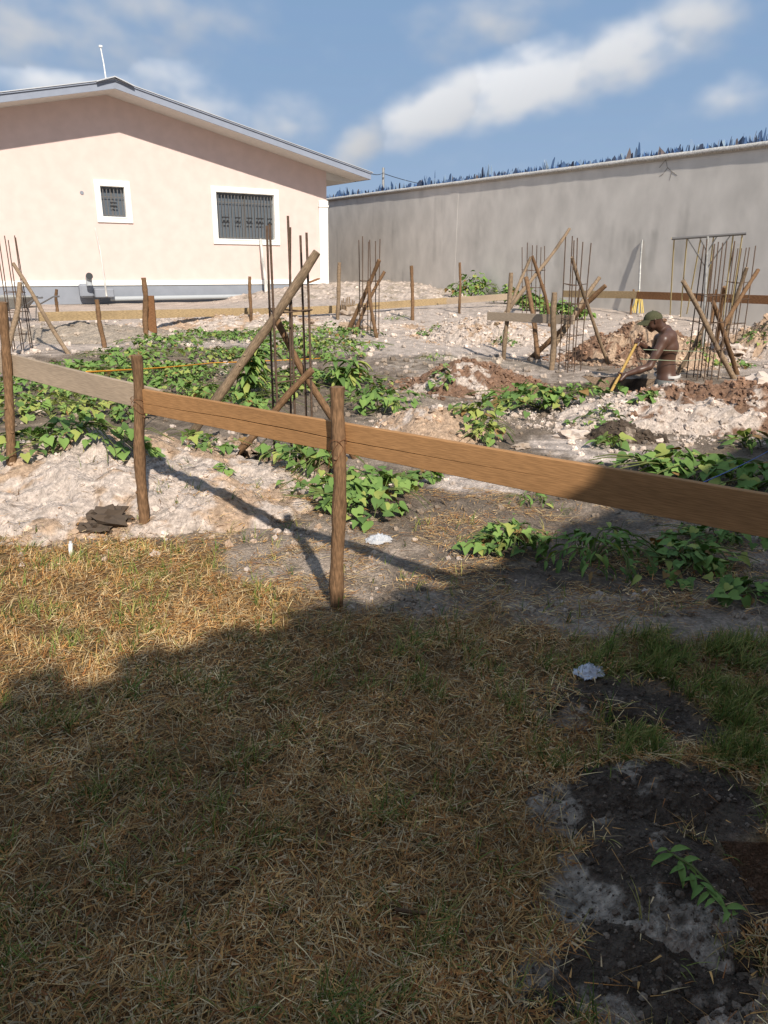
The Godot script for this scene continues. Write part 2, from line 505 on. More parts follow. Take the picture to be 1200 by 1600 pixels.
# ------------------------------------------------------------------ ground, pits, heaps
func mound(label: String, called: String, x: float, f: float, rx: float, rf: float, h: float, a: String, b: String, cut := 0.1, tilt := Vector2.ZERO, rot := 0.0, rough := 0.035, clods := 1.0, dk := 0.3) -> void:
	mounds.append({"label": label, "called": called, "c": Vector2(x, f), "r": Vector2(rx, rf), "h": h, "a": a, "b": b, "cut": cut, "tilt": tilt, "rot": rot, "rough": rough, "seed": float(mounds.size() + 3), "clods": clods, "dk": dk})
func patch(px: float, py: float, rx: float, rf: float, t: String, w := 1.0, bare := 0.0) -> void:
	var p := flat(px, py)
	patches.append({"c": Vector2(p.x, -p.z), "r": Vector2(rx, rf), "t": t, "w": w, "bare": bare})
func lay_out_ground() -> void:
	pits = [Rect2(2.62, 8.45, 1.25, 1.3), Rect2(-1.02, 4.9, 0.62, 0.6), Rect2(0.93, 1.12, 0.7, 0.45)]
	for e in [[-400, 842], [0, 842], [150, 840], [230, 822], [330, 850], [400, 890], [520, 945], [640, 945], [760, 950], [900, 965], [1050, 985], [1200, 985], [1500, 990]]:
		var p := flat(e[0], e[1])
		lawn_edge.append(Vector2(p.x, -p.z))
	lawn_edge.append(Vector2(50, 2.8))
	lawn_edge[0].x = -60.0
	patch(765, 755, 0.62, 0.26, "chalk", 1.0)
	patch(905, 700, 0.6, 0.42, "chalk", 1.0)
	patch(1010, 690, 0.5, 0.3, "grey", 0.8)
	patch(330, 770, 0.5, 0.35, "chalk", 0.7)
	patch(640, 775, 0.35, 0.2, "dark", 0.45)
	patch(760, 900, 0.6, 0.18, "dark", 0.55)
	patch(560, 870, 0.5, 0.3, "grey", 0.5)
	patch(1000, 900, 0.7, 0.35, "dark", 0.5)
	patch(700, 570, 1.2, 0.9, "sand", 0.8)
	patch(900, 640, 0.9, 0.6, "soil", 0.9)
	patch(150, 520, 2.4, 1.8, "sand", 0.9)
	patch(80, 640, 2.0, 1.4, "soil", 0.9)
	patch(330, 570, 3.2, 2.2, "soil", 0.9)
	patch(985, 612, 0.9, 0.6, "dark", 0.85)
	patch(880, 1275, 0.13, 0.10, "sand", 0.9, 0.9)
	patch(985, 1260, 0.20, 0.15, "sand", 1.0, 1.0)
	patch(1090, 1260, 0.22, 0.16, "dark", 1.0, 1.0)
	patch(950, 1420, 0.15, 0.14, "sand", 1.0, 1.0)
	patch(1060, 1400, 0.22, 0.20, "dark", 1.0, 1.0)
	patch(1020, 1540, 0.22, 0.13, "dark", 0.9, 1.0)
	patch(1150, 1560, 0.15, 0.10, "grey", 0.9, 0.8)
	patch(860, 1545, 0.10, 0.06, "sand", 0.9, 0.9)
	patch(975, 1100, 0.32, 0.2, "dark", 1.0, 1.0)
	patch(1090, 1140, 0.14, 0.08, "dark", 0.9, 0.9)
	mound("broad heap of crumbled whitish clay beside the dry grass", "clay_heap", -1.95, 4.62, 1.55, 0.98, 0.36, "chalk", "tan", 0.24, Vector2(0.35, 0.1), 0.0, 0.03, 1.5, 0.5)
	mound("low smooth tan clay heap between two leafy vines", "clay_heap", 0.42, 6.45, 0.52, 0.5, 0.24, "tan", "chalk", 0.35, Vector2(-0.3, 0), 0.0, 0.03)
	mound("reddish brown earth heap in the middle of the plot", "earth_heap", 1.05, 8.85, 0.85, 0.7, 0.36, "red", "chalk", 0.5, Vector2(-0.1, -0.45), 0.0, 0.04, 1.6)
	mound("large spoil heap of white clay and brown earth before the digging man", "spoil_heap", 3.55, 7.35, 1.9, 0.92, 0.33, "chalk", "red", -0.62, Vector2(1.6, 0.35), 0.12, 0.045, 3.5)
	mound("pinkish spoil heap behind the digging man", "spoil_heap", 4.05, 11.6, 1.25, 0.85, 0.6, "tan", "red", -0.1, Vector2(-0.35, 0.2), 0.0, 0.06, 3.0)
	mound("high pinkish spoil heap near the washing line post", "spoil_heap", 7.0, 12.7, 1.3, 0.95, 0.75, "tan", "chalk", 0.0, Vector2.ZERO, 0.0, 0.06, 2.4)
	mound("rubbly white clay heap behind the short plank", "clay_heap", 1.95, 14.2, 1.25, 1.0, 0.42, "chalk", "tan", 0.3, Vector2.ZERO, 0.0, 0.06, 2.4)
	mound("long low white clay bank beyond the green vines", "clay_bank", -2.6, 15.3, 3.3, 0.6, 0.2, "chalk", "tan", 0.15, Vector2.ZERO, 0.0, 0.05, 1.2)
	mound("flat pale clay bank against the foot of the grey wall", "clay_bank", -0.3, 27.0, 5.2, 3.6, 0.38, "chalk", "sand", 0.2, Vector2.ZERO, 0.5, 0.06, 0.4)
	mound("smooth grey sand heap beside the wheelbarrow", "sand_heap", -5.6, 13.8, 1.5, 1.0, 0.26, "sand", "grey", 0.4, Vector2.ZERO, 0.0, 0.015, 0.2, 0.0)
	mound("dark root filled turf clod beside white clay", "turf_clod", 2.12, 6.28, 0.3, 0.17, 0.16, "dark", "grey", 0.35, Vector2.ZERO, 0.0, 0.03, 2.0)
	mound("grey lumpy earth thrown up by the rebar pit", "earth_heap", -1.35, 5.55, 0.34, 0.4, 0.16, "grey", "tan", 0.1, Vector2.ZERO, 0.0, 0.04, 2.0)
	mound("black soil heap topped with a wilted green stem", "soil_heap", 0.72, 1.44, 0.27, 0.22, 0.075, "dark", "sand", 0.28, Vector2(-0.5, -0.2), 0.0, 0.02, 2.6, 0.2)
	mound("cracked pale clay lumps beside the black soil", "clay_heap", 0.62, 1.74, 0.19, 0.13, 0.05, "sand", "dark", 0.2, Vector2(0.4, 0), 0.0, 0.022, 2.2, 0.5)
	mound("crumbled dark earth between clay lumps and green grass", "soil_heap", 0.84, 1.76, 0.16, 0.14, 0.05, "dark", "sand", 0.2, Vector2(-0.2, 0), 0.0, 0.022, 2.6)
	mound("black turned soil lying in the grass by the plastic packet", "soil_heap", 0.74, 2.15, 0.27, 0.12, 0.075, "dark", "grey", 0.35, Vector2.ZERO, -0.1, 0.018, 2.4)
	mound("loose black and grey soil along the edge of the cut pit", "soil_heap", 0.58, 1.18, 0.26, 0.14, 0.035, "dark", "sand", 0.1, Vector2.ZERO, 0.3, 0.02, 2.4)
func lines(vals: Array, edges: Array) -> PackedFloat32Array:
	for e in edges:
		var best := 0
		for k in vals.size():
			if absf(vals[k] - e) < absf(vals[best] - e):
				best = k
		vals[best] = e
	return PackedFloat32Array(vals)
func build_ground() -> void:
	var xs := [0.0]
	var s := 0.03
	while xs[-1] < 70.0:
		if xs[-1] > 1.9:
			s *= 1.04
		xs.append(xs[-1] + s)
	for k in range(1, xs.size()):
		xs.append(-xs[k])
	xs.append_array([-400.0, 400.0])
	xs.sort()
	var fs := [-400.0, -60.0, -20.0, -8.0, -4.0, -2.0, -1.0, -0.5, 0.0, 0.3, 0.5]
	while fs[-1] < 48.0:
		fs.append(fs[-1] + 0.03 * maxf(1.0, pow(fs[-1] / 4.6, 1.2)))
	fs.append_array([60.0, 90.0, 160.0, 500.0])
	var ex := []
	var ef := []
	for r in pits:
		ex.append_array([r.position.x, r.end.x]); ef.append_array([r.position.y, r.end.y])
	var X := lines(xs, ex)
	var Y := lines(fs, ef)
	var mb := MB.new()
	for f in Y:
		for x in X:
			var far := absf(x) > 30.0 or f > 50.0 or f < -1.0
			mb.p(W(x, 0.25 * smoothstep(12.5, 18.5, f) * smoothstep(-6.5, -3.0, x) if far else base_h(x, f), f), SOIL.soil if far else ground_col(x, f))
	var w := X.size()
	for j in Y.size() - 1:
		for k in w - 1:
			if in_pit((X[k] + X[k + 1]) * 0.5, (Y[j] + Y[j + 1]) * 0.5):
				continue
			var a := j * w + k
			mb.q(a, a + w, a + w + 1, a + 1)
	var g := part("ground", mb.mesh(M.ground), self)
	g.set_meta("kind", "structure")
	g.set_meta("label", "dug building plot ground with dry grass, dark soil and pale clay")
	var deep := [0.86, 0.5, 0.24]
	for k in pits.size():
		build_pit(g, pits[k], deep[k], k)
func build_pit(g: Node, r: Rect2, deep: float, sd: int) -> void:
	var mb := MB.new()
	var corners := [Vector2(r.position.x, r.position.y), Vector2(r.end.x, r.position.y), r.end, Vector2(r.position.x, r.end.y)]
	for e in 4:
		var a: Vector2 = corners[e]
		var b: Vector2 = corners[(e + 1) % 4]
		var out := (b - a).normalized().rotated(-PI / 2)
		var nu := 22
		var nv := 14
		var first := mb.v.size()
		for j in nv + 1:
			for k in nu + 1:
				var q := a.lerp(b, float(k) / nu)
				var y := base_h(q.x, q.y) + 0.004 - deep * j / nv
				var edge := sin(PI * k / nu)
				var o := out * (0.035 * nf.get_noise_3d(q.x * 300.0, y * 300.0, q.y * 300.0) + 0.02) * edge * minf(1.0, j * 0.5)
				var c: Color = (SOIL.tan * 0.8).lerp(SOIL.dark, smoothstep(-0.05, 0.2, nf.get_noise_3d(q.x * 120.0, y * 120.0, q.y * 120.0)))
				c *= 1.0 + 0.4 * nf.get_noise_3d(q.x * 500.0, y * 500.0, q.y * 500.0)
				mb.p(W(q.x + o.x, y, q.y + o.y), c)
		for j in nv:
			for k in nu:
				var i0 := first + j * (nu + 1) + k
				mb.q(i0, i0 + nu + 1, i0 + nu + 2, i0 + 1)
	var y0 := base_h(r.get_center().x, r.get_center().y) - deep + 0.01
	var gr := r.grow(0.06)
	mb.face([W(gr.position.x, y0, gr.position.y), W(gr.end.x, y0, gr.position.y), W(gr.end.x, y0, gr.end.y), W(gr.position.x, y0, gr.end.y)], SOIL.tan * 0.8)
	part("pit", mb.mesh(M.mound), g)
func clod_mesh(sd: int, finer := false) -> ArrayMesh:
	var mb := MB.new()
	var base := []
	var gold := (1.0 + sqrt(5.0)) / 2.0
	for s in [-1, 1]:
		for t in [-1, 1]:
			base.append_array([Vector3(0, s, t * gold), Vector3(s, t * gold, 0), Vector3(t * gold, 0, s)])
	var tri := []
	for a in 12:
		for b in range(a + 1, 12):
			for c in range(b + 1, 12):
				if base[a].distance_to(base[b]) < 2.1 and base[b].distance_to(base[c]) < 2.1 and base[a].distance_to(base[c]) < 2.1:
					tri.append([base[a], base[b], base[c]])
	var bump := func(p: Vector3) -> Vector3:
		p = p.normalized()
		return p * (0.5 + 0.5 * nf.get_noise_3d(p.x * 60.0 + sd * 50.0, p.y * 60.0, p.z * 60.0) + (0.22 * nf.get_noise_3d(p.x * 190.0 + sd * 50.0, p.y * 190.0, p.z * 190.0) if finer else 0.0)) * Vector3(1, 0.8, 1)
	if finer:
		var more := []
		for t in tri:
			var a: Vector3 = (t[0] + t[1]).normalized() * 1.9
			var b: Vector3 = (t[1] + t[2]).normalized() * 1.9
			var c: Vector3 = (t[2] + t[0]).normalized() * 1.9
			more.append_array([[t[0], a, c], [a, t[1], b], [c, b, t[2]], [a, b, c]])
		tri = more
	for t in tri:
		var ab: Vector3 = (t[0] + t[1]) * 0.5
		var bc: Vector3 = (t[1] + t[2]) * 0.5
		var ca: Vector3 = (t[2] + t[0]) * 0.5
		for f in [[t[0], ab, ca], [ab, t[1], bc], [ca, bc, t[2]], [ab, bc, ca]]:
			if (f[2] - f[0]).cross(f[1] - f[0]).dot(f[0]) < 0.0:
				f.reverse()
			mb.face([bump.call(f[0]), bump.call(f[1]), bump.call(f[2])])
	return mb.mesh(M.clod, false)
func build_mounds() -> void:
	for k in mounds.size():
		var m: Dictionary = mounds[k]
		var n := 150 if m.r.x > 0.8 else 90
		var mb := MB.new()
		var R: Vector2 = m.r * 1.22
		var o := W(m.c.x, base_h(m.c.x, m.c.y), m.c.y)
		var on := PackedByteArray()
		for j in n + 1:
			for i in n + 1:
				var q: Vector2 = m.c + (Vector2(2.0 * i / n - 1.0, 2.0 * j / n - 1.0) * R).rotated(m.rot)
				var h := mound_h(m, q.x, q.y)
				var pit := in_pit(q.x, q.y, 0.02)
				on.append(0 if pit else (1 if h > -0.5 else 2))
				mb.p(W(q.x, base_h(q.x, q.y) + (h if h > -0.5 else -0.03), q.y) - o, mound_col(m, q.x, q.y, h))
		for j in n:
			for i in n:
				var a := j * (n + 1) + i
				var c4 := [on[a], on[a + 1], on[a + n + 1], on[a + n + 2]]
				if c4.has(0) or not c4.has(1):
					continue
				mb.q(a, a + n + 1, a + n + 2, a + 1)
		var t := thing(m.called, m.label, "dirt heap", o, "heaps of dug earth")
		part("heap", mb.mesh(M.mound), t)
		var xfs := []
		var cols := []
		var cnt := int(1000.0 * m.clods * sqrt(m.r.x * m.r.y))
		var far: float = clampf(m.c.y / 7.0, 0.25, 1.25)
		for i in cnt:
			var q: Vector2 = m.c + (Vector2.from_angle(rng.randf() * TAU) * pow(rng.randf(), 0.6) * m.r * 1.3).rotated(m.rot)
			if in_pit(q.x, q.y, 0.03):
				continue
			var h := maxf(0.0, mound_h(m, q.x, q.y))
			var s := (0.009 + 0.065 * pow(rng.randf(), 6.0)) * far
			var b := Basis.from_euler(Vector3(rng.randf() * 0.6, rng.randf() * TAU, rng.randf() * 0.6)).scaled(Vector3(1, rng.randf_range(0.7, 1.2), rng.randf_range(0.7, 1.3)) * s)
			xfs.append(Transform3D(b, W(q.x, base_h(q.x, q.y) + h + s * 0.08, q.y) - o))
			cols.append((mound_col(m, q.x, q.y, h) if m.r.x > 0.35 else mound_col(m, q.x, q.y, h).lerp(SOIL.dark, 0.5)) * rng.randf_range(0.75, 1.15))
		stuff("clods", [clod_mesh(k)], xfs, cols, "", "", t)

# ------------------------------------------------------------------ poles, boards, cages, strings
func pole(called: String, label: String, category: String, a: Vector3, b: Vector3, r0: float, r1: float, m: Material, bend := 0.0, group := "", sink := 0.0) -> Node3D:
	var d := b - a
	var L := d.length() + sink
	var y := d.normalized()
	var x := y.cross(Vector3.FORWARD if absf(y.z) < 0.9 else Vector3.RIGHT).normalized()
	var t := thing(called, label, category, a - y * sink, group, Basis(x, y, x.cross(y)).rotated(y, rng.randf() * TAU))
	var mb := MB.new()
	var pts := []
	var rs := []
	var wob := []
	for k in 29:
		wob.append(rng.randf_range(-0.09, 0.09))
	var n := 22
	var ph := rng.randf() * 9.0
	for k in n + 1:
		var s := float(k) / n
		pts.append(Vector3(sin(s * PI) * bend + 0.18 * r0 * sin(s * 9.0 + ph), s * L, 0.18 * r0 * cos(s * 7.0 + ph)))
		rs.append(lerpf(r0, r1, s) * (1.0 + 0.07 * sin(s * 23.0 + ph)))
	var tone := Color.WHITE * rng.randf_range(0.8, 1.15)
	mb.tube(pts, rs, 9, tone, Color(1.9, 2.0, 2.1), wob)
	for k in mb.v.size():
		if mb.c[k] == tone:
			var w2 := nf.get_noise_3d(mb.v[k].x * 400.0, mb.v[k].y * 90.0 + ph * 50.0, mb.v[k].z * 400.0)
			mb.c[k] = tone * (1.0 + 0.7 * w2)
			if w2 > 0.2:
				mb.c[k] = mb.c[k].lerp(Color(1.5, 1.6, 1.7), 0.6)
	for k in 3:   # knots and stubs
		var s := rng.randf_range(0.15, 0.9)
		var i := int(s * n)
		var c: Vector3 = pts[i]
		var a2 := rng.randf() * TAU
		var o2 := Vector3(cos(a2), 0.5, sin(a2)).normalized()
		mb.tube([c + o2 * rs[i] * 0.5, c + o2 * rs[i] * 1.25], [rs[i] * 0.45, rs[i] * 0.28], 6, tone * 0.8, Color(1.4, 1.4, 1.4))
	part("shaft", mb.mesh(m), t)
	return t
func stake(label: String, bx: float, by: float, tx: float, ty: float, r: float, m: Material, lean := 0.0, group := "stakes holding the profile boards") -> Node3D:
	var a := gp(bx, by)
	return pole("wooden_stake", label, "stake", a, at(tx, ty, -a.z + lean), r, r * 0.92, m, rng.randf_range(-0.012, 0.012), group, 0.12)
func prop(label: String, a: Vector3, b: Vector3, r: float, bend := 0.0, m: Material = null, sink := 0.06) -> Node3D:
	return pole("wooden_prop", label, "wooden prop", a, b, r, r * 0.82, m if m else M.bark, bend, "rough poles propping the rebar cages", sink)
func board(label: String, a: Vector3, b: Vector3, h: float, th: float, m: Material, face_n: Vector3, groove := 0.0, group := "profile boards nailed to stakes") -> Node3D:
	# a plank from a to b (centre line), broad face along face_n; a real split runs along it when groove > 0
	var x := (b - a).normalized()
	var y := Vector3.UP
	y = (y - x * x.y).normalized()
	var z := x.cross(y)
	if z.dot(face_n) < 0.0:
		x = -x; z = -z
		var s := a; a = b; b = s
	var t := thing("plank", label, "plank", a, group, Basis(x, y, z))
	var L := a.distance_to(b)
	var mb := MB.new()
	var n := 60
	for k in n + 1:
		var u := float(k) / n
		var w := h * 0.5
		var e := 0.004 * nz.get_noise_2d(u * L * 90.0, h * 900.0)
		var c := 0.002
		var gy := -0.004 + 0.12 * h * nz.get_noise_2d(u * 160.0, 5.0) + 0.12 * h * (u - 0.3)
		var open := groove * clampf(1.0 - absf(u - 0.28) / 0.36, 0.0, 1.0)
		var gw := 0.001 + open * 0.16
		var sec := [Vector2(w + e - c, th * 0.5), Vector2(gy + gw, th * 0.5), Vector2(gy, th * 0.5 - open), Vector2(gy - gw, th * 0.5), Vector2(-w + e + c, th * 0.5), Vector2(-w + e, th * 0.5 - c), Vector2(-w + e, -th * 0.5 + c), Vector2(-w + e + c, -th * 0.5), Vector2(w + e - c, -th * 0.5), Vector2(w + e, -th * 0.5 + c), Vector2(w + e, th * 0.5 - c)]
		for s in sec:
			mb.p(Vector3(u * L, s.x, s.y), Color.WHITE * (1.0 + 0.35 * nz.get_noise_2d(u * L * 70.0 + h * 5000.0, s.x * 500.0)))
	var ns := 11
	for k in n:
		for s in ns:
			mb.q(k * ns + s, k * ns + (s + 1) % ns, (k + 1) * ns + (s + 1) % ns, (k + 1) * ns + s)
	for k in [0, n]:
		var f := []
		for s in ns:
			f.append(mb.v[k * ns + s])
		if k == 0:
			f.reverse()
		mb.face(f)
	part("timber", mb.mesh(m, false), t)
	return t
func cage(label: String, base: Vector3, top: Vector3, wx: float, wz: float, nx: int, ties: Array, r := 0.006, turn := 0.4) -> Node3D:
	var t := thing("rebar_cage", label, "rebar cage", base, "rebar column cages", Basis(Vector3.UP, turn))
	var d := Basis(Vector3.UP, -turn) * (top - base)
	for k in nx * 2:
		var sx := (float(k % nx) / (nx - 1) - 0.5) * wx
		var sz := (0.5 if k < nx else -0.5) * wz
		var mb := MB.new()
		var pts := []
		var rs := []
		var hh := rng.randf_range(0.95, 1.02)
		var bend := Vector3(rng.randf_range(-0.03, 0.03), 0, rng.randf_range(-0.03, 0.03))
		for j in 7:
			var s := j / 6.0
			pts.append(Vector3(sx, 0, sz) + d * s * hh + bend * s * s)
			rs.append(r)
		mb.tube(pts, rs, 6)
		part("bar", mb.mesh(M.rebar), t)
	for s in ties:
		var mb := MB.new()
		var pts := []
		var rs := []
		var c := d * float(s)
		var e := 1.06
		for q in [[-1, -1], [1, -1], [1, 1], [-1, 1], [-1, -1.03]]:
			pts.append(c + Vector3(q[0] * wx * 0.5 * e, 0.012 * q[0] * q[1], q[1] * wz * 0.5 * e))
			rs.append(r * 0.7)
		for j in 4:
			mb.tube([pts[j], pts[j + 1]], [rs[j], rs[j]], 5)
		part("stirrup", mb.mesh(M.rebar), t)
	return t
func cord(called: String, label: String, category: String, pts: Array, r: float, m: Material, sag := 0.0, parent: Node = null) -> void:
	var mb := MB.new()
	var o: Vector3 = pts[0]
	var P := []
	var R := []
	for k in pts.size() - 1:
		for j in 8:
			var s := j / 8.0
			P.append(pts[k].lerp(pts[k + 1], s) - o - Vector3(0, sag * 4.0 * s * (1.0 - s), 0))
			R.append(r)
	P.append(pts[-1] - o)
	R.append(r)
	mb.tube(P, R, 5)
	if parent:
		part(called, mb.mesh(m), parent, Transform3D(Basis.IDENTITY, o))
		return
	var t := part(called, mb.mesh(m), self, Transform3D(Basis.IDENTITY, o))
	tag(t, label, category)

# ------------------------------------------------------------------ the house and the walls
func hv(u: float, v: float, o := 0.0) -> Vector3:
	return Vector3(-u, v - 0.25, o)
func slab(parent: Node, called: String, m: Material, u0: float, u1: float, v0: float, v1: float, o0: float, o1: float, ch := 0.006) -> MeshInstance3D:
	var mb := MB.new()
	mb.box(hv((u0 + u1) * 0.5, (v0 + v1) * 0.5, (o0 + o1) * 0.5), Vector3(absf(u1 - u0), absf(v1 - v0), absf(o1 - o0)), ch)
	return part(called, mb.mesh(m, false), parent)
func slope_plate(parent: Node, called: String, m: Material, ends: Array, lo: float, hi: float, o0: float, o1: float, n := 1) -> MeshInstance3D:
	# a plate between two (u, v) points, from lo to hi above that line, from o0 to o1 outwards
	var mb := MB.new()
	var a: Vector2 = ends[0]
	var b: Vector2 = ends[1]
	for k in n:
		var p := a.lerp(b, float(k) / n)
		var q := a.lerp(b, float(k + 1) / n)
		var c := []
		for s in [[p, lo, o0], [q, lo, o0], [q, hi, o0], [p, hi, o0], [p, lo, o1], [q, lo, o1], [q, hi, o1], [p, hi, o1]]:
			c.append(hv(s[0].x, s[0].y + s[1], s[2]))
		for f in [[0, 1, 2, 3], [5, 4, 7, 6], [3, 2, 6, 7], [1, 0, 4, 5], [4, 0, 3, 7], [1, 5, 6, 2]]:
			mb.face([c[f[0]], c[f[1]], c[f[2]], c[f[3]]])
	return part(called, mb.mesh(m, false), parent)
func window(h: Node, u0: float, u1: float, v0: float, v1: float, bars: int, deco: Array) -> void:
	var w := Node3D.new()
	w.name = "window"
	h.add_child(w, true)
	var b := 0.17
	slab(w, "frame", M.white, u0 - b, u0, v0 - b, v1 + b, -0.002, 0.05, 0.012)
	slab(w, "frame", M.white, u1, u1 + b, v0 - b, v1 + b, -0.002, 0.05, 0.012)
	slab(w, "frame", M.white, u0, u1, v1, v1 + b, -0.002, 0.047, 0.012)
	slab(w, "sill", M.white, u0, u1, v0 - b, v0 - 0.045, -0.002, 0.047, 0.012)
	slab(w, "sill", M.white, u0 - 0.03, u1 + 0.03, v0 - 0.045, v0, -0.15, 0.062, 0.01)
	slab(w, "jamb", M.white, u0 - 0.02, u0 + 0.004, v0, v1, -0.16, -0.003)
	slab(w, "jamb", M.white, u1 - 0.004, u1 + 0.02, v0, v1, -0.16, -0.003)
	slab(w, "jamb", M.white, u0, u1, v1 - 0.004, v1 + 0.02, -0.16, -0.003)
	slab(w, "pane", M.glass, u0, (u0 + u1) * 0.5 - 0.02, v0, v1, -0.175, -0.165, 0.001)
	slab(w, "pane", M.glass, (u0 + u1) * 0.5 + 0.02, u1, v0, v1, -0.175, -0.165, 0.001)
	slab(w, "mullion", M.iron, (u0 + u1) * 0.5 - 0.02, (u0 + u1) * 0.5 + 0.02, v0, v1, -0.18, -0.15)
	for k in bars:
		var u := lerpf(u0 + 0.03, u1 - 0.03, (k + 0.5) / bars)
		slab(w, "grille_bar", M.iron, u - 0.014, u + 0.014, v0 + 0.02, v1 - 0.02, -0.075, -0.047)
	for v in [v0 + 0.04, v1 - 0.06, v1 - 0.28]:
		slab(w, "grille_rail", M.iron, u0 + 0.01, u1 - 0.01, v - 0.012, v + 0.012, -0.085, -0.078)
	for d in deco:
		for v in [lerpf(v0, v1, 0.36), lerpf(v0, v1, 0.47)]:
			slab(w, "grille_ornament", M.black, d[0], d[1], v - 0.02, v + 0.02, -0.044, -0.03)
func build_house() -> void:
	var az := deg_to_rad(58.0)
	var b := Basis(Vector3(sin(az), 0, -cos(az)), Vector3.UP, Vector3(cos(az), 0, sin(az)))
	var c := at(512, 456, 27.2)
	c.y = 0.25
	var h := thing("house", "peach bungalow with grey plinth, white window frames and low gable roof", "house", c, "", b)
	var top := func(u: float) -> float: return 4.19 + 0.22 * minf(u, 14.1 - u)
	var open := [[1.98, 3.97, 1.96, 3.35], [6.81, 7.50, 2.50, 3.33]]
	var us := [0.0, 1.98, 3.97, 6.81, 7.05, 7.50, 14.1]
	var mb := MB.new()
	for k in us.size() - 1:
		var u0: float = us[k]
		var u1: float = us[k + 1]
		var hole := []
		for o in open:
			if u0 >= o[0] - 0.01 and u1 <= o[1] + 0.01:
				hole = o
		for z in [0.0, -0.2]:
			var spans := [[0.0, 0.0, top.call(u0), top.call(u1)]]
			if hole.size() > 0:
				spans = [[0.0, 0.0, hole[2], hole[2]], [hole[3], hole[3], top.call(u0), top.call(u1)]]
			for s in spans:
				mb.face([hv(u0, s[0], z), hv(u1, s[1], z), hv(u1, s[3], z), hv(u0, s[2], z)])
	part("wall", mb.mesh(M.peach, false), h)
	for s in [[0.0, 0.2], [13.9, 14.1]]:
		slab(h, "wall", M.peach, s[0], s[1], 0.0, 4.15, -11.0, -0.201)
	slab(h, "wall", M.peach, 0.201, 13.899, 0.0, 4.15, -11.0, -10.8)
	slab(h, "floor", M.cement, 0.2, 13.9, 0.4, 0.5, -10.8, -0.2)
	slab(h, "ceiling", M.soffit, 0.21, 13.89, 4.0, 4.1, -10.79, -0.21)
	slab(h, "plinth", M.plinth, -0.02, 14.1, 0.0, 0.525, 0.001, 0.025)
	slab(h, "skirting_band", M.white, -0.03, 14.1, 0.526, 0.675, 0.001, 0.06, 0.012)
	slab(h, "pilaster", M.white, -0.03, 0.31, 0.676, 3.05, 0.001, 0.05, 0.012)
	slab(h, "pilaster_capital", M.white, -0.05, 0.33, 3.051, 3.13, 0.001, 0.075, 0.015)
	slab(h, "pilaster_capital", M.white, -0.04, 0.32, 3.131, 3.27, 0.001, 0.055, 0.02)
	window(h, 1.98, 3.97, 1.96, 3.35, 17, [[2.05, 2.2], [2.35, 2.62], [2.75, 2.95], [3.15, 3.35], [3.55, 3.8]])
	window(h, 6.81, 7.50, 2.50, 3.33, 6, [[7.05, 7.25]])
	# roof: two slopes, boxed rake with soffit and fascia
	for s in [[Vector2(7.05, 5.74), Vector2(-1.12, 3.945)], [Vector2(7.05, 5.74), Vector2(15.2, 3.945)]]:
		slope_plate(h, "soffit", M.soffit, s, 0.0, 0.02, -0.001, 1.08)
		slope_plate(h, "fascia", M.fascia, s, -0.015, 0.20, 1.081, 1.115)
		slope_plate(h, "roof_sheet", M.roof, [s[0], s[1] + Vector2(-0.06 if s[1].x < 0 else 0.06, -0.013)], 0.203, 0.225, -11.8, 1.17)
		slope_plate(h, "roof_edge_trim", M.fascia, s, 0.165, 0.202, 1.116, 1.15, 1)
	slab(h, "soffit", M.soffit, -1.12, -0.03, 3.93, 3.95, -11.6, -0.004)
	slab(h, "fascia", M.fascia, -1.15, -1.121, 3.93, 4.14, -11.6, 1.08)
	var gap := MB.new()
	gap.face([hv(-1.12, 3.94, -0.003), hv(0.0, 3.94, -0.003), hv(0.0, 4.2, -0.003), hv(-1.12, 4.0, -0.003)])
	part("soffit", gap.mesh(M.soffit, false), h)
	var cap := MB.new()
	var prof := [Vector2(7.55, 5.84), Vector2(7.3, 5.93), Vector2(7.05, 6.01), Vector2(6.8, 5.93), Vector2(6.55, 5.84)]
	for k in 4:
		for z in [[-11.8, 1.24]]:
			cap.face([hv(prof[k].x, prof[k].y, z[0]), hv(prof[k + 1].x, prof[k + 1].y, z[0]), hv(prof[k + 1].x, prof[k + 1].y, z[1]), hv(prof[k].x, prof[k].y, z[1])])
			cap.face([hv(prof[k].x, prof[k].y, z[1]), hv(prof[k + 1].x, prof[k + 1].y, z[1]), hv(prof[k + 1].x, prof[k + 1].y - 0.03, z[1]), hv(prof[k].x, prof[k].y - 0.03, z[1])])
	part("ridge_cap", cap.mesh(M.roof, false), h)
	var am := MB.new()
	am.tube([hv(7.15, 5.95, 0.6), hv(7.17, 6.4, 0.6), hv(7.21, 6.78, 0.6)], [0.02, 0.018, 0.016], 6)
	am.box(hv(7.21, 6.8, 0.6), Vector3(0.09, 0.05, 0.09), 0.01)
	part("lightning_rod", am.mesh(M.white), h)
	var hole_mb := MB.new()
	hole_mb.tube([hv(8.02, 3.12, 0.001), hv(8.02, 3.12, 0.02)], [0.055, 0.05], 12)
	part("vent", hole_mb.mesh(M.plinth), h)
	# drain pipe lying along the plinth, its elbow and the cement box it runs into
	var P := func(px: float, py: float, off: float) -> Vector3: return on_plane(px, py, c + b.z * off, b.z)
	var pp := MB.new()
	var p0: Vector3 = P.call(172, 467, 0.2)
	var p1: Vector3 = P.call(392, 463, 0.2)
	pp.tube([Vector3.ZERO, (p1 - p0) * 0.5, p1 - p0], [0.07, 0.07, 0.07], 12)
	var pipe := part("drain_pipe", pp.mesh(M.pvc), self, Transform3D(Basis.IDENTITY, p0))
	tag(pipe, "long grey plastic pipe lying along the house plinth", "pipe")
	var bp: Vector3 = P.call(158, 480, 0.35)
	bp.y = 0.2
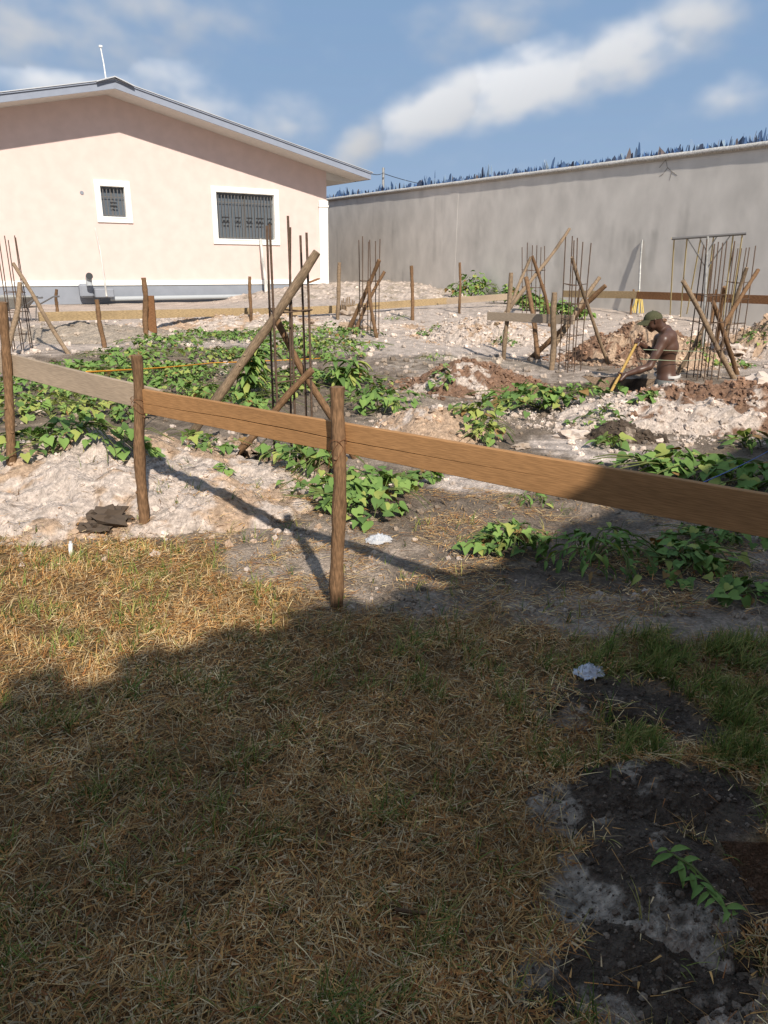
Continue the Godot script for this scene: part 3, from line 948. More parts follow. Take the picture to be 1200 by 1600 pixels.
	var bt := thing("inspection_chamber", "small cement drain box with an open pipe elbow by the plinth", "drain box", bp, "", b)
	var bb := MB.new()
	bb.box(Vector3(0.12, 0.13, 0), Vector3(0.55, 0.26, 0.35), 0.03)
	bb.box(Vector3(-0.35, 0.2, -0.1), Vector3(0.4, 0.4, 0.25), 0.08)
	part("box", bb.mesh(M.plinth, false), bt)
	var eb := MB.new()
	eb.tube([Vector3(-0.3, 0.35, 0.22), Vector3(-0.3, 0.5, 0.2), Vector3(-0.3, 0.6, 0.24), Vector3(-0.3, 0.63, 0.36)], [0.09, 0.09, 0.09, 0.1], 12, Color.WHITE, Color(0.1, 0.1, 0.1))
	part("elbow", eb.mesh(M.pvc), bt)
	# two pale poles leaning on the wall
	var a0: Vector3 = P.call(168, 478, 0.75)
	pole("leaning_pole", "thin pale pole leaning on the peach wall under the small window", "pole", Vector3(a0.x, 0.25, a0.z), P.call(149, 356, 0.04), 0.028, 0.018, M.soffit, 0.03)
	a0 = P.call(417, 462, 0.55)
	pole("leaning_pole", "whitish pole leaning below the barred window", "pole", Vector3(a0.x, 0.25, a0.z), P.call(407, 374, 0.07), 0.06, 0.045, M.soffit, 0.0)
	# a roof tile lying on the earth at the house corner
	var tl := MB.new()
	tl.box(Vector3(0, 0.02, 0), Vector3(0.42, 0.035, 0.2), 0.006, Basis(Vector3.BACK, 0.3))
	var tp := P.call(491, 456, 0.7) as Vector3
	var tile := part("broken_block", tl.mesh(M.brown_board, false), self, Transform3D(b, Vector3(tp.x, tot_h(tp.x, -tp.z) + 0.1, tp.z)))
	tag(tile, "broken brown slab lying on the clay at the house corner", "slab")
func build_boundary_wall() -> void:
	var a := W(6.348, 0.0, 18.792)
	var d := (W(-2.571, 0.0, 33.82) - a).normalized()      # along the wall, away
	var n := Vector3(d.z, 0, -d.x)                          # towards the plot
	if n.dot(-a) < 0.0:
		n = -n
	var b := Basis(d, Vector3.UP, d.cross(Vector3.UP))
	var zs := signf(b.z.dot(n))
	var w := thing("boundary_wall", "tall grey cement wall topped with broken blue glass", "wall", a, "", b)
	var mb := MB.new()
	mb.box(Vector3(8.0, 1.81, -0.112 * zs), Vector3(34.0, 3.84, 0.2), 0.01)
	part("core", mb.mesh(M.cement, false), w)
	mb = MB.new()
	for j in 27:
		for k in 341:
			var u := -9.0 + 0.1 * k
			var v := -0.1 + 0.145 * j
			var st := 0.16 * nz.get_noise_2d(u * 35.0, v * 35.0) + 0.12 * nf.get_noise_2d(u * 60.0, v * 12.0) + 0.07 * nf.get_noise_2d(u * 200.0, v * 160.0)
			var run := smoothstep(0.12, 0.4, nf.get_noise_2d(u * 110.0, 40.0 + v * 3.0)) * smoothstep(0.1, 0.5, nz.get_noise_2d(u * 40.0, v * 60.0) + 0.25)
			mb.p(Vector3(u, v, 0.0), Color.WHITE * (1.0 + st - 0.16 * run))
	for j in 26:
		for k in 340:
			var i0 := j * 341 + k
			mb.q(i0, i0 + 341, i0 + 342, i0 + 1)
	part("rendered_face", mb.mesh(M.cement), w)
	mb = MB.new()
	mb.box(Vector3(8.35, 1.72, -0.006 * zs), Vector3(0.75, 3.6, 0.02), 0.003)
	part("buttress", mb.mesh(M.cement, false), w)
	var cop := MB.new()
	var ns := 140
	for k in ns + 1:
		var u := -9.0 + 34.0 * k / ns
		var e := 0.014 * nf.get_noise_2d(u * 60.0, 3.0)
		var e2 := 0.016 * nf.get_noise_2d(u * 70.0, 30.0)
		for s in [Vector2(0.07 + e, 3.70 + e2), Vector2(0.075 + e, 3.77 + e), Vector2(0.03, 3.81 + e2), Vector2(-0.12, 3.84 + e), Vector2(-0.24, 3.78), Vector2(-0.28, 3.70)]:
			cop.p(Vector3(u, s.y + 0.0, s.x * zs))
	for k in ns:
		for s in 6:
			cop.q(k * 6 + s, k * 6 + (s + 1) % 6, (k + 1) * 6 + (s + 1) % 6, (k + 1) * 6 + s)
	part("coping", cop.mesh(M.coping), w)
	# broken glass set on edge in the coping
	var shapes := []
	for k in 10:
		var s := MB.new()
		var wd := rng.randf_range(0.5, 1.0)
		var lean := rng.randf_range(-0.5, 0.5)
		var pts := [Vector2(-wd, -0.15), Vector2(wd, -0.15), Vector2(wd * rng.randf_range(0.5, 1.0) + lean * 0.3, rng.randf_range(0.3, 0.8)), Vector2(lean + 0.1, 1.0), Vector2(lean - wd * rng.randf_range(0.1, 0.5), rng.randf_range(0.75, 0.97)), Vector2(-wd * rng.randf_range(0.5, 0.9) + lean * 0.2, rng.randf_range(0.2, 0.6))]
		var f := []
		var r := []
		for q in pts:
			f.append(Vector3(q.x, q.y, 0.5)); r.append(Vector3(q.x, q.y, -0.5))
		s.face(f)
		for j in 6:
			s.face([f[j], f[(j + 1) % 6], r[(j + 1) % 6], r[j]])
		r.reverse()
		s.face(r)
		shapes.append(s)
	var meshes := []
	for k in 10:
		for m in M.shard:
			meshes.append(shapes[k].mesh(m, false))
	var u := -3.4
	var cnt := 0
	while u < 19.0 and cnt < 295:
		u += rng.randf_range(0.04, 0.115)
		var big := 1.0 + 0.9 * clampf(nz.get_noise_2d(u * 30.0, 11.0) * 2.0, -0.4, 1.0)
		var hh := rng.randf_range(0.11, 0.25) * big * (1.0 if rng.randf() < 0.85 else 1.6)
		var ww := rng.randf_range(0.035, 0.11) * (1.6 if rng.randf() < 0.12 else 1.0)
		var mi := 0
		var rr := rng.randf()
		mi = 0 if rr < 0.42 else (1 if rr < 0.68 else (2 if rr < 0.84 else (3 if rr < 0.93 else 4)))
		var bs := Basis.from_euler(Vector3(rng.randf_range(-0.15, 0.15), rng.randf_range(-0.9, 0.9), rng.randf_range(-0.25, 0.25))).scaled_local(Vector3(ww, hh, 0.005))
		part("glass_shard", meshes[rng.randi() % 10 * 5 + mi], w, Transform3D(bs, Vector3(u, 3.80, (-0.1 + rng.randf_range(-0.06, 0.06)) * zs)))
		cnt += 1
	var fx := []
	var fc := []
	for k in 420:
		var bs := Basis.from_euler(Vector3(rng.randf_range(-0.2, 0.2), rng.randf_range(-0.9, 0.9), rng.randf_range(-0.3, 0.3))).scaled_local(Vector3(rng.randf_range(0.02, 0.07), rng.randf_range(0.06, 0.17), 0.005))
		fx.append(Transform3D(bs, Vector3(rng.randf_range(-3.4, 19.0), 3.80, (-0.1 + rng.randf_range(-0.07, 0.07)) * zs)))
		fc.append(Color(1.0, 0.95, 0.9).lerp(Color(0.6, 0.8, 1.0), rng.randf()) * rng.randf_range(0.3, 2.2))
	stuff("glass_fragments", [meshes[0]], fx, fc, "", "", w)
	# crack in the render
	var cr := MB.new()
	for c in [[[1030, 262], [1040, 250], [1043, 262], [1050, 268], [1046, 282]], [[1043, 262], [1036, 272], [1030, 276]], [[1050, 268], [1058, 274]]]:
		for k in c.size() - 1:
			var p0 := w.transform.affine_inverse() * on_plane(c[k][0], c[k][1], a + n * 0.003, n)
			var p1 := w.transform.affine_inverse() * on_plane(c[k + 1][0], c[k + 1][1], a + n * 0.003, n)
			cr.tube([p0, p1], [0.007, 0.004], 4)
	part("crack", cr.mesh(M.stain), w)
	# pole with a yellow rope, leaning on the wall
	var q1 := on_plane(1003, 375, a + n * 0.04, n)
	var q0 := on_plane(997, 486, a + n * 0.3, n)
	q0.y = base_h(q0.x, -q0.z)
	var pl := pole("leaning_pole", "grey metal pole leaning on the cement wall with yellow rope at its foot", "pole", q0, q1, 0.028, 0.025, M.galv)
	for k in 9:
		var s0 := q0.lerp(q1, 0.22 + 0.015 * k)
		var side := (d * rng.randf_range(-0.22, 0.22) + n * rng.randf_range(0.0, 0.15))
		var e := q0.lerp(q1, 0.02) + side * 1.3
		cord("rope_strand", "", "", [pl.transform.affine_inverse() * s0, pl.transform.affine_inverse() * (s0.lerp(e, 0.5) + side * 0.25), pl.transform.affine_inverse() * e], 0.012, M.rope, 0.0, pl)
	# plank fixed low along the wall
	var k0 := on_plane(880, 459, a + n * 0.75, n)
	var k1 := on_plane(995, 461, a + n * 0.75, n)
	var k2 := on_plane(1290, 472, a + n * 0.75, n)
	board("tan end of the low plank line in front of the grey wall", k0, k1, 0.17, 0.03, M.tan_board, n)
	board("long reddish plank fixed low in front of the grey wall", k1 - d * 0.01, k2, 0.17, 0.03, M.brown_board, n)
	for px in [905, 990, 1120, 1230]:
		var t2 := on_plane(px, 452, a + n * 0.70, n)
		pole("wooden_stake", "short stake behind the plank along the grey wall", "stake", Vector3(t2.x, 0.2, t2.z), t2, 0.028, 0.025, M.bark, 0.0, "stakes behind the wall plank")
	# utility pole and wire beyond the wall
	var up := at(599, 262, 60.0)
	var ut := thing("utility_pole", "short grey pole top with a wire showing above the glass wall", "utility pole", Vector3(up.x, 0.25, up.z))
	var um := MB.new()
	um.tube([Vector3.ZERO, Vector3(0, up.y - 0.25, 0)], [0.13, 0.09], 8)
	um.box(Vector3(0, up.y - 0.9, 0), Vector3(0.12, 0.1, 0.5), 0.01)
	part("pole", um.mesh(M.galv), ut)
	var base := Vector3(up.x, 0.25, up.z)
	cord("wire", "", "", [at(576, 270, 34.0) - base, at(599, 270, 60.0) - base], 0.02, M.black, 0.1, ut)
	cord("wire", "", "", [at(599, 271, 60.0) - base, at(700, 292, 75.0) - base], 0.025, M.black, 0.2, ut)
func build_near_house() -> void:
	# the house the photographer stands beside: out of view, its roof shades the grass
	var d := Vector3(0.848, 0, -0.53)
	var back := Vector3(0.53, 0, 0.848)
	var q := W(1.32, 2.45, 0.40)
	var t := thing("near_house", "peach house beside the lawn whose roof shades the dry grass", "house", Vector3(q.x, 0, q.z), "", Basis(d, Vector3.UP, d.cross(Vector3.UP)))
	var zs := signf((d.cross(Vector3.UP)).dot(back))
	var canopy := MB.new()
	var n := 34
	for k in n:      # separate roofing sheets with uneven ends
		var e := rng.randf_range(-0.07, 0.07) + 0.25 * nz.get_noise_2d(k * 22.0, 4.0)
		canopy.box(Vector3(-0.09 - 0.18 * k, 2.45 - 0.006 * (k % 2), (2.2 + e) * zs), Vector3(0.2, 0.02, 4.4), 0.003)
	part("canopy", canopy.mesh(M.roof, false), t)
	for s in [0, 1]:
		var rf := MB.new()
		for k in 40:
			var u := 0.18 * k + 0.09
			var e := rng.randf_range(-0.05, 0.05)
			rf.box(Vector3(u if s == 0 else 14.4 - u, 2.45 + 0.21 * u - 0.006 * (k % 2), (5.0 + e) * zs), Vector3(0.2, 0.02, 10.0), 0.003, Basis(Vector3.BACK, 0.207 * (1 if s == 0 else -1)))
		part("roof_sheet", rf.mesh(M.roof, false), t)
	var wl := MB.new()
	wl.box(Vector3(4.0, 1.14, 0.85 * zs), Vector3(20.0, 2.5, 0.2), 0.01)
	part("wall", wl.mesh(M.peach, false), t)
	for k in 2:
		wl = MB.new()
		wl.box(Vector3(-5.8 + 19.6 * k, 1.14, 5.15 * zs), Vector3(0.2, 2.5, 8.38), 0.01)
		part("wall", wl.mesh(M.peach, false), t)
	var gb := MB.new()
	for z in [0.76, 0.94]:
		gb.face([Vector3(0.2, 2.38, z * zs), Vector3(7.2, 3.85, z * zs), Vector3(13.9, 2.38, z * zs)])
	part("gable", gb.mesh(M.peach, false), t)

# ------------------------------------------------------------------ vegetation
func leaf_mesh(mb: MB, xf: Transform3D, kind: int, col := Color.WHITE) -> void:
	var st := [[-0.13, 0.30, 0.02], [0.0, 0.46, 0.05], [0.18, 0.52, 0.06], [0.42, 0.43, 0.05], [0.68, 0.25, 0.01], [0.88, 0.09, -0.06], [1.02, 0.0, -0.13]]
	if kind == 1:     # three-lobed
		st = [[-0.12, 0.26, 0.02], [0.02, 0.5, 0.05], [0.14, 0.62, 0.04], [0.34, 0.34, 0.05], [0.6, 0.26, 0.02], [0.85, 0.12, -0.05], [1.05, 0.0, -0.15]]
	elif kind == 2:   # long lance leaf
		st = [[0.0, 0.02, 0.0], [0.12, 0.09, 0.04], [0.32, 0.15, 0.07], [0.55, 0.15, 0.05], [0.78, 0.09, -0.05], [0.92, 0.04, -0.15], [1.0, 0.0, -0.22]]
	var f := mb.v.size()
	for s in st:
		var mid := Vector3(0, s[2] - 0.05, maxf(s[0], 0.0))
		mb.p(xf * Vector3(-s[1], s[2] + 0.12 * s[1], s[0]), col)
		mb.p(xf * mid, col * 1.12)
		mb.p(xf * Vector3(s[1], s[2] + 0.12 * s[1], s[0]), col)
	for k in st.size() - 1:
		var a := f + k * 3
		mb.q(a, a + 1, a + 4, a + 3)
		mb.q(a + 1, a + 2, a + 5, a + 4)
	if kind < 2:
		var k := mb.v.size()
		for s in [Vector3(-0.02, -0.05, 0), Vector3(0.02, -0.05, 0), Vector3(0.02, -0.8, -0.35), Vector3(-0.02, -0.8, -0.35)]:
			mb.p(xf * s, col * 0.9)
		mb.q(k, k + 1, k + 2, k + 3)
var leaf_lib := []
func leaf_xf(c: Vector3, rx: float, rf: float, hg: float, size: float) -> Transform3D:
	var a := rng.randf() * TAU
	var r := sqrt(rng.randf())
	var lobes := 0.78 + 0.28 * sin(a * 3.0 + c.x * 5.0) + 0.12 * sin(a * 7.0 + c.z * 3.0)
	var x := c.x + cos(a) * r * rx * lobes
	var f := -c.z + sin(a) * r * rf * lobes
	var y := tot_h(x, f) + hg * (1.0 - 0.75 * r * r) * (rng.randf_range(0.55, 1.05)) * (0.8 + 0.4 * nz.get_noise_2d(x * 300.0, f * 300.0)) + size * 0.25
	var out := Vector3(cos(a), 0, -sin(a))
	var yaw := atan2(out.x, out.z) + rng.randf_range(-1.5, 1.5)
	var b := Basis(Vector3.UP, yaw) * Basis(Vector3.RIGHT, rng.randf_range(-0.25, 0.85) + 0.25 * r) * Basis(Vector3.BACK, rng.randf_range(-0.55, 0.55))
	return Transform3D(b.scaled_local(Vector3.ONE * size * rng.randf_range(0.45, 1.3)), Vector3(x, y, -f))
func vine(label: String, px: float, py: float, rx: float, rf: float, hg: float, n: int, size: float, single := true, kind := 0, tone := 1, called := "vine_plant", group := "sweet potato vines on the plot") -> void:
	var c := gp(px, py)
	if single and kind < 2 and n > 25:
		n = int(n * 1.3)
		size *= 0.84
	var t := thing(called, label, "plant", c, group)
	var st := MB.new()
	for k in clampi(n / 6, 3, 14):
		var a := rng.randf() * TAU
		var P := []
		var R := []
		for j in 6:
			var s := j / 5.0
			var q := Vector3(cos(a + s * 0.5) * rx * s * 1.12, 0, sin(a + s * 0.5) * rf * s * 1.12)
			var y := tot_h(c.x + q.x, -(c.z + q.z)) - c.y + hg * 0.55 * sin(s * 2.6) + 0.006
			P.append(q + Vector3(0, y, 0))
			R.append(0.0055 * (1.0 - 0.5 * s) * size / 0.08)
		st.tube(P, R, 4)
	part("stems", st.mesh(M.stem), t)
	var fol := [MB.new(), MB.new(), MB.new(), MB.new(), MB.new()]
	for k in n:
		var xf := leaf_xf(c, rx, rf, hg, size)
		xf.origin -= c
		var mi := clampi(tone + (rng.randi() % 3 - 1), 0, 3)
		if rng.randf() < 0.16:
			mi = 3 if rng.randf() < 0.75 else 4
		if single:
			part("leaf", leaf_lib[(kind if rng.randf() < 0.8 else (1 if kind == 0 else kind)) * 5 + mi], t, xf)
		else:
			leaf_mesh(fol[mi], xf, kind)
	if not single:
		for k in 5:
			if fol[k].v.size() > 0:
				part("foliage", fol[k].mesh(M.leaf[k]), t)
func sapling(label: String, px: float, py: float, hg: float, whorls: int, size: float, tone := 3) -> void:
	var c := gp(px, py)
	var t := thing("leafy_sapling", label, "plant", c)
	var st := MB.new()
	for s in 3:
		var tip := Vector3(rng.randf_range(-0.18, 0.18), hg * rng.randf_range(0.7, 1.0), rng.randf_range(-0.15, 0.15))
		st.tube([Vector3.ZERO, tip * 0.5 + Vector3(0.02, 0.04, 0), tip], [0.012, 0.009, 0.005], 5)
		for k in whorls:
			var p := tip * lerpf(0.45, 1.0, float(k) / (whorls - 1))
			for j in 7:
				var b := Basis(Vector3.UP, j * TAU / 7.0 + rng.randf() * 0.7) * Basis(Vector3.RIGHT, rng.randf_range(-0.35, 0.7))
				part("leaf", leaf_lib[10 + clampi(tone - rng.randi() % 3, 0, 3)], t, Transform3D(b.scaled_local(Vector3.ONE * size * rng.randf_range(0.7, 1.2)), p))
	part("stems", st.mesh(M.stem), t)
func build_plants() -> void:
	for kind in 3:
		for m in 5:
			var mb := MB.new()
			leaf_mesh(mb, Transform3D.IDENTITY, kind)
			leaf_lib.append(mb.mesh(M.leaf[m]))
	vine("big leafy vine right behind the tallest near stake", 560, 790, 0.44, 0.40, 0.25, 190, 0.078)
	vine("leafy vine growing out of the rebar pit edge", 490, 735, 0.34, 0.35, 0.34, 100, 0.09)
	vine("bushy little vine alone on dark soil under the plank", 785, 862, 0.23, 0.17, 0.22, 95, 0.066, true, 1)
	vine("wide dense vine patch left of the digging man", 842, 640, 0.78, 0.5, 0.3, 210, 0.1)
	vine("yellowish vine beside the smooth tan clay heap", 752, 668, 0.26, 0.5, 0.2, 75, 0.09, true, 0, 2)
	vine("full green vine between tan clay heap and rebar cage", 590, 640, 0.55, 0.6, 0.28, 150, 0.095)
	vine("broad leaved vine just beyond the bright plank", 1065, 745, 0.62, 0.3, 0.22, 80, 0.13)
	vine("large leaved vine half in shade by the blue string", 1185, 765, 0.4, 0.3, 0.2, 40, 0.13, true, 0, 0)
	vine("shaded narrow leaved weed beneath the plank", 925, 880, 0.30, 0.26, 0.24, 130, 0.08, true, 2, 1)
	vine("shaded vine on bare soil beneath the plank", 1070, 885, 0.34, 0.24, 0.13, 90, 0.07, true, 0, 1)
	vine("small shaded vine at the edge of the dry grass", 1155, 930, 0.2, 0.16, 0.1, 36, 0.075, true, 0, 1)
	vine("trailing vine creeping under the plank", 1120, 842, 0.42, 0.16, 0.09, 80, 0.06, true, 0, 1)
	vine("leafy vine behind the white clay heap", 110, 690, 0.6, 0.35, 0.18, 120, 0.085)
	vine("small upright vine behind the grey plank", 205, 655, 0.24, 0.25, 0.22, 55, 0.08)
	vine("tiny vine sprig on the white clay slope", 352, 738, 0.08, 0.06, 0.06, 9, 0.055)
	vine("small vine sprig between white clay strips", 650, 755, 0.18, 0.12, 0.12, 30, 0.07)
	vine("low green sprig beneath the bright plank", 830, 788, 0.16, 0.1, 0.1, 34, 0.05, true, 2)
	vine("few large leaves at the lip of the dug pit", 1008, 622, 0.14, 0.08, 0.05, 9, 0.11)
	vine("sprig of leaves beside the dark turf clod", 955, 700, 0.16, 0.12, 0.14, 16, 0.10)
	vine("small vine between reddish earth and clay", 690, 600, 0.2, 0.3, 0.12, 22, 0.07)
	vine("leafy sprig on the large spoil heap edge", 1165, 700, 0.2, 0.2, 0.15, 22, 0.1)
	var far := [[60, 610], [150, 600], [240, 590], [330, 560], [420, 555], [500, 560], [540, 545], [280, 620], [90, 585], [200, 560], [470, 540], [310, 530], [380, 530], [440, 520], [530, 525], [250, 540], [30, 650], [150, 635], [360, 640], [520, 600], [470, 600], [410, 620], [180, 580], [300, 590]]
	for p in far:
		vine("low green vine patch in the leafy strip behind the planks", p[0], p[1], 0.75, 0.65, 0.2, 190, 0.07, false, rng.randi() % 2, rng.randi() % 3)
	for p in [[670, 520, "low weed on clay between slim cage and crossed poles"], [680, 562, "low weed just beyond the reddish earth heap"], [1105, 560, "low weed at the foot of the large leaning cage"], [1180, 525, "low weed on the high pinkish spoil heap"], [1150, 575, "low weed between two props by the large cage"], [620, 500, "low weed beside the plain stake in white clay"], [790, 540, "low weed under the short weathered plank"], [940, 660, "low weed between dense vine and spoil heap"], [60, 690, "low weed near the leaning end stake"], [330, 700, "low weed by the foot of the diagonal pole"]]:
		vine(p[2], p[0], p[1], 0.3, 0.25, 0.12, 40, 0.06, false, rng.randi() % 3, 1, "weed", "scattered weeds")
	for p in [[738, 467, 0.95, 0.85, "largest green bush at the foot of the grey wall by a thin stake"], [795, 474, 0.5, 0.5, "small green bush at the wall beside the crooked stake"], [830, 485, 0.5, 0.5, "green bush seen through the crossed poles"], [880, 500, 0.6, 0.5, "green bush behind the dense rebar cage"]]:
		vine(p[4], p[0], p[1], p[2], 0.4, p[3], 260, 0.12, false, 0, 0, "bush", "bushes along the grey wall")
	vine("thin climber on the pale pole by the house", 165, 470, 0.12, 0.1, 0.9, 24, 0.12, false, 0, 1)
	sapling("pale green sapling with long leaves by the diagonal prop", 385, 625, 0.6, 4, 0.22)
	sapling("long leaved pale sapling right of the rebar cage", 535, 610, 0.4, 3, 0.22)
	# wilted stem with leaves lying on the black soil
	var c := gp(1085, 1400)
	var t := thing("wilted_stem", "wilted leafy green stem lying on the black soil heap", "plant", c)
	var st := MB.new()
	st.tube([Vector3(-0.04, 0.05, -0.09), Vector3(0.0, 0.06, -0.03), Vector3(0.035, 0.045, 0.03), Vector3(0.045, 0.03, 0.09)], [0.003, 0.003, 0.0025, 0.002], 5)
	part("stem", st.mesh(M.stem), t)
	for k in 22:
		var s := k / 21.0
		var p := Vector3(-0.04, 0.05, -0.09).lerp(Vector3(0.045, 0.035, 0.09), s) + Vector3(0, 0.006, 0)
		var b := Basis(Vector3.UP, rng.randf_range(-1.2, 1.2) + (PI / 2 if k % 2 else -PI / 2) * 0.8 + 0.4) * Basis(Vector3.RIGHT, rng.randf_range(-0.2, 0.4))
		part("leaf", leaf_lib[10 + rng.randi() % 2], t, Transform3D(b.scaled_local(Vector3.ONE * rng.randf_range(0.035, 0.065)), p))
func blade(mb: MB, p: Vector3, yaw: float, pitch: float, L: float, w: float, curl: float, col: Color, seg := 2) -> void:
	var f := mb.v.size()
	var q := p
	var a := pitch
	var sy := sin(yaw)
	var cy := cos(yaw)
	var side := Vector3(cy, 0.25, -sy) * w * 0.5
	for k in seg + 1:
		var s := float(k) / seg
		if k < seg:
			mb.p(q - side * (1.0 - 0.6 * s), col)
			mb.p(q + side * (1.0 - 0.6 * s), col)
		else:
			mb.p(q, col)
		var ca := cos(a)
		q += Vector3(sy * ca, sin(a), cy * ca) * (L / seg)
		a += curl / seg
	for k in seg - 1:
		mb.q(f + k * 2, f + k * 2 + 1, f + k * 2 + 3, f + k * 2 + 2)
	mb.t(f + seg * 2 - 2, f + seg * 2 - 1, f + seg * 2)
const STRAW := [Color(0.63, 0.41, 0.17), Color(0.51, 0.29, 0.10), Color(0.40, 0.185, 0.058), Color(0.71, 0.545, 0.285), Color(0.52, 0.385, 0.22), Color(0.24, 0.10, 0.034), Color(0.42, 0.24, 0.09)]
func build_grass() -> void:
	var lying := MB.new()
	var stand := MB.new()
	var flakes := MB.new()
	var green := MB.new()
	for k in 190000:
		var f := 0.62 + 4.0 * pow(rng.randf(), 1.25)
		var x := rng.randf_range(-1.0, 1.0) * (0.6 * f + 0.3)
		if in_pit(x, f, 0.02):
			continue
		var l := lawn(x, f)
		var n1 := nz.get_noise_2d(x * 90.0, f * 90.0 + 500.0)
		var bare := (0.02 if f < 2.5 else 0.05) + 0.7 * maxf(0.0, n1 + 0.1) * smoothstep(2.6, 3.2, f) * (1.0 - smoothstep(4.0, 4.6, f))
		if rng.randf() > maxf(l, bare):
			continue
		var y := tot_h(x, f)
		var n2 := nf.get_noise_2d(x * 240.0 + 60.0, f * 240.0)
		var tone := clampf(0.92 + 0.5 * n1 + 0.5 * n2, 0.45, 1.4) * rng.randf_range(0.65, 1.2)
		var wide := clampf(0.75 + f * 0.13, 0.85, 1.35)
		var greens := 0.012 + 0.11 * smoothstep(0.1, 0.4, nz.get_noise_2d(x * 260.0 + 40.0, f * 260.0)) + 0.5 * smoothstep(0.45, 0.8, x - 0.1 * f + 0.3 * n2) * smoothstep(1.5, 1.9, f)
		greens *= smoothstep(-0.25, 0.2, n2)
		if l < 0.5:
			greens = 0.03
		var yaw := rng.randf() * TAU
		var rr := rng.randf()
		if rng.randf() < greens:
			var g: Color = [Color(0.13, 0.18, 0.035), Color(0.18, 0.215, 0.05), Color(0.30, 0.28, 0.085), Color(0.09, 0.14, 0.03)][rng.randi() % 4]
			for j in 4:
				blade(green, W(x + rng.randfn(0, 0.008), y, f + rng.randfn(0, 0.008)), yaw + rng.randfn(0, 0.9), rng.randf_range(0.5, 1.45), rng.randf_range(0.035, 0.11), rng.randf_range(0.002, 0.0045) * wide, rng.randf_range(-1.3, 0.0), g * rng.randf_range(0.7, 1.15), 3)
		elif rr < 0.52:
			blade(lying, W(x, y + rng.randf_range(0.002, 0.028), f), yaw, rng.randf_range(-0.15, 0.28), 0.02 + 0.085 * pow(rng.randf(), 1.7), rng.randf_range(0.0012, 0.003) * wide, rng.randf_range(-0.7, 0.25), STRAW[rng.randi() % 7] * tone)
		elif rr < 0.70:
			blade(flakes, W(x, y + rng.randf_range(0.006, 0.03), f), yaw, rng.randf_range(-0.2, 0.3), rng.randf_range(0.014, 0.04), rng.randf_range(0.003, 0.0065), rng.randf_range(-0.6, 0.4), STRAW[[1, 2, 5, 4, 6][rng.randi() % 5]] * tone)
		elif l > 0.5 and n2 > 0.1:
			blade(stand, W(x, y, f), yaw, rng.randf_range(0.2, 1.4), rng.randf_range(0.02, 0.065), rng.randf_range(0.0016, 0.0032) * wide, rng.randf_range(-1.2, 0.1), STRAW[rng.randi() % 5] * tone)
	for k in 26000:   # loose straw drifted over the dug soil behind the stakes
		var f := rng.randf_range(2.7, 5.2)
		var x := rng.randf_range(-1.2, 0.55 * f)
		if in_pit(x, f, 0.02) or rng.randf() > smoothstep(-0.05, 0.35, nf.get_noise_2d(x * 90.0 + 15.0, f * 130.0) + 0.12 * (4.0 - f)):
			continue
		var st: bool = mounds[0].c.distance_to(Vector2(x, f)) > 1.1
		if st:
			blade(lying, W(x, tot_h(x, f) + rng.randf_range(0.002, 0.02), f), rng.randfn(PI / 2, 0.8), rng.randf_range(-0.1, 0.2), 0.02 + 0.1 * pow(rng.randf(), 1.8), rng.randf_range(0.0015, 0.0034), rng.randf_range(-0.6, 0.3), STRAW[rng.randi() % 7] * rng.randf_range(0.5, 1.05))
	for k in 5200:   # rooted tufts
		var f := 0.7 + 3.3 * pow(rng.randf(), 1.1)
		var x := rng.randf_range(-1.0, 1.0) * (0.6 * f + 0.3)
		if in_pit(x, f, 0.03) or rng.randf() > lawn(x, f) * smoothstep(-0.35, 0.15, nf.get_noise_2d(x * 200.0, f * 200.0 + 33.0)):
			continue
		var y := tot_h(x, f)
		var olive := clampf(0.12 + 1.2 * nz.get_noise_2d(x * 120.0 + 77.0, f * 120.0) + 0.4 * smoothstep(0.2, 0.9, x), 0.0, 0.9)
		var lean := rng.randf() * TAU
		for j in rng.randi_range(6, 13):
			var col: Color = STRAW[rng.randi() % 5]
			if rng.randf() < olive:
				col = [Color(0.20, 0.21, 0.06), Color(0.27, 0.26, 0.08), Color(0.14, 0.175, 0.045)][rng.randi() % 3]
			blade(green if col.g > col.r * 0.94 else stand, W(x + rng.randfn(0, 0.01), y, f + rng.randfn(0, 0.01)), lean + rng.randfn(0, 1.3), rng.randf_range(0.45, 1.35), rng.randf_range(0.025, 0.085), rng.randf_range(0.0014, 0.003) * clampf(0.75 + f * 0.13, 0.85, 1.35), rng.randf_range(-1.5, 0.1), col * rng.randf_range(0.6, 1.1), 3)
	for g in [["dry_straw", lying, "matted dry brown straw lying over the lawn", "straw"], ["dry_grass", stand, "short stubble of dry yellow grass", "grass"], ["dead_leaves", flakes, "brown leaf litter among the dry straw", "leaf litter"], ["green_grass", green, "green grass blades sprouting through the dry lawn", "grass"]]:
		var o := part(g[0], g[1].mesh(M.grass), self)
		o.set_meta("kind", "stuff")
		tag(o, g[2], g[3])
	# crumbs of soil and clay over the dug ground
	var xfs := []
	var cc := []
	for k in 9000:
		var f := 2.9 + 15.0 * pow(rng.randf(), 1.6)
		var x := rng.randf_range(-1.0, 1.0) * (0.6 * f + 0.3)
		if in_pit(x, f, 0.03) or (f < 5.0 and lawn(x, f) > 0.3):
			continue
		var s := (0.008 + 0.05 * pow(rng.randf(), 5.0)) * clampf(f / 5.0, 0.7, 2.2)
		xfs.append(Transform3D(Basis(Vector3.UP, rng.randf() * TAU).scaled(Vector3.ONE * s), W(x, base_h(x, f) + s * 0.1, f)))
		var c := ground_col(x, f) * rng.randf_range(0.7, 1.35)
		if rng.randf() < 0.05:
			c = SOIL.chalk * 0.85
		cc.append(c)
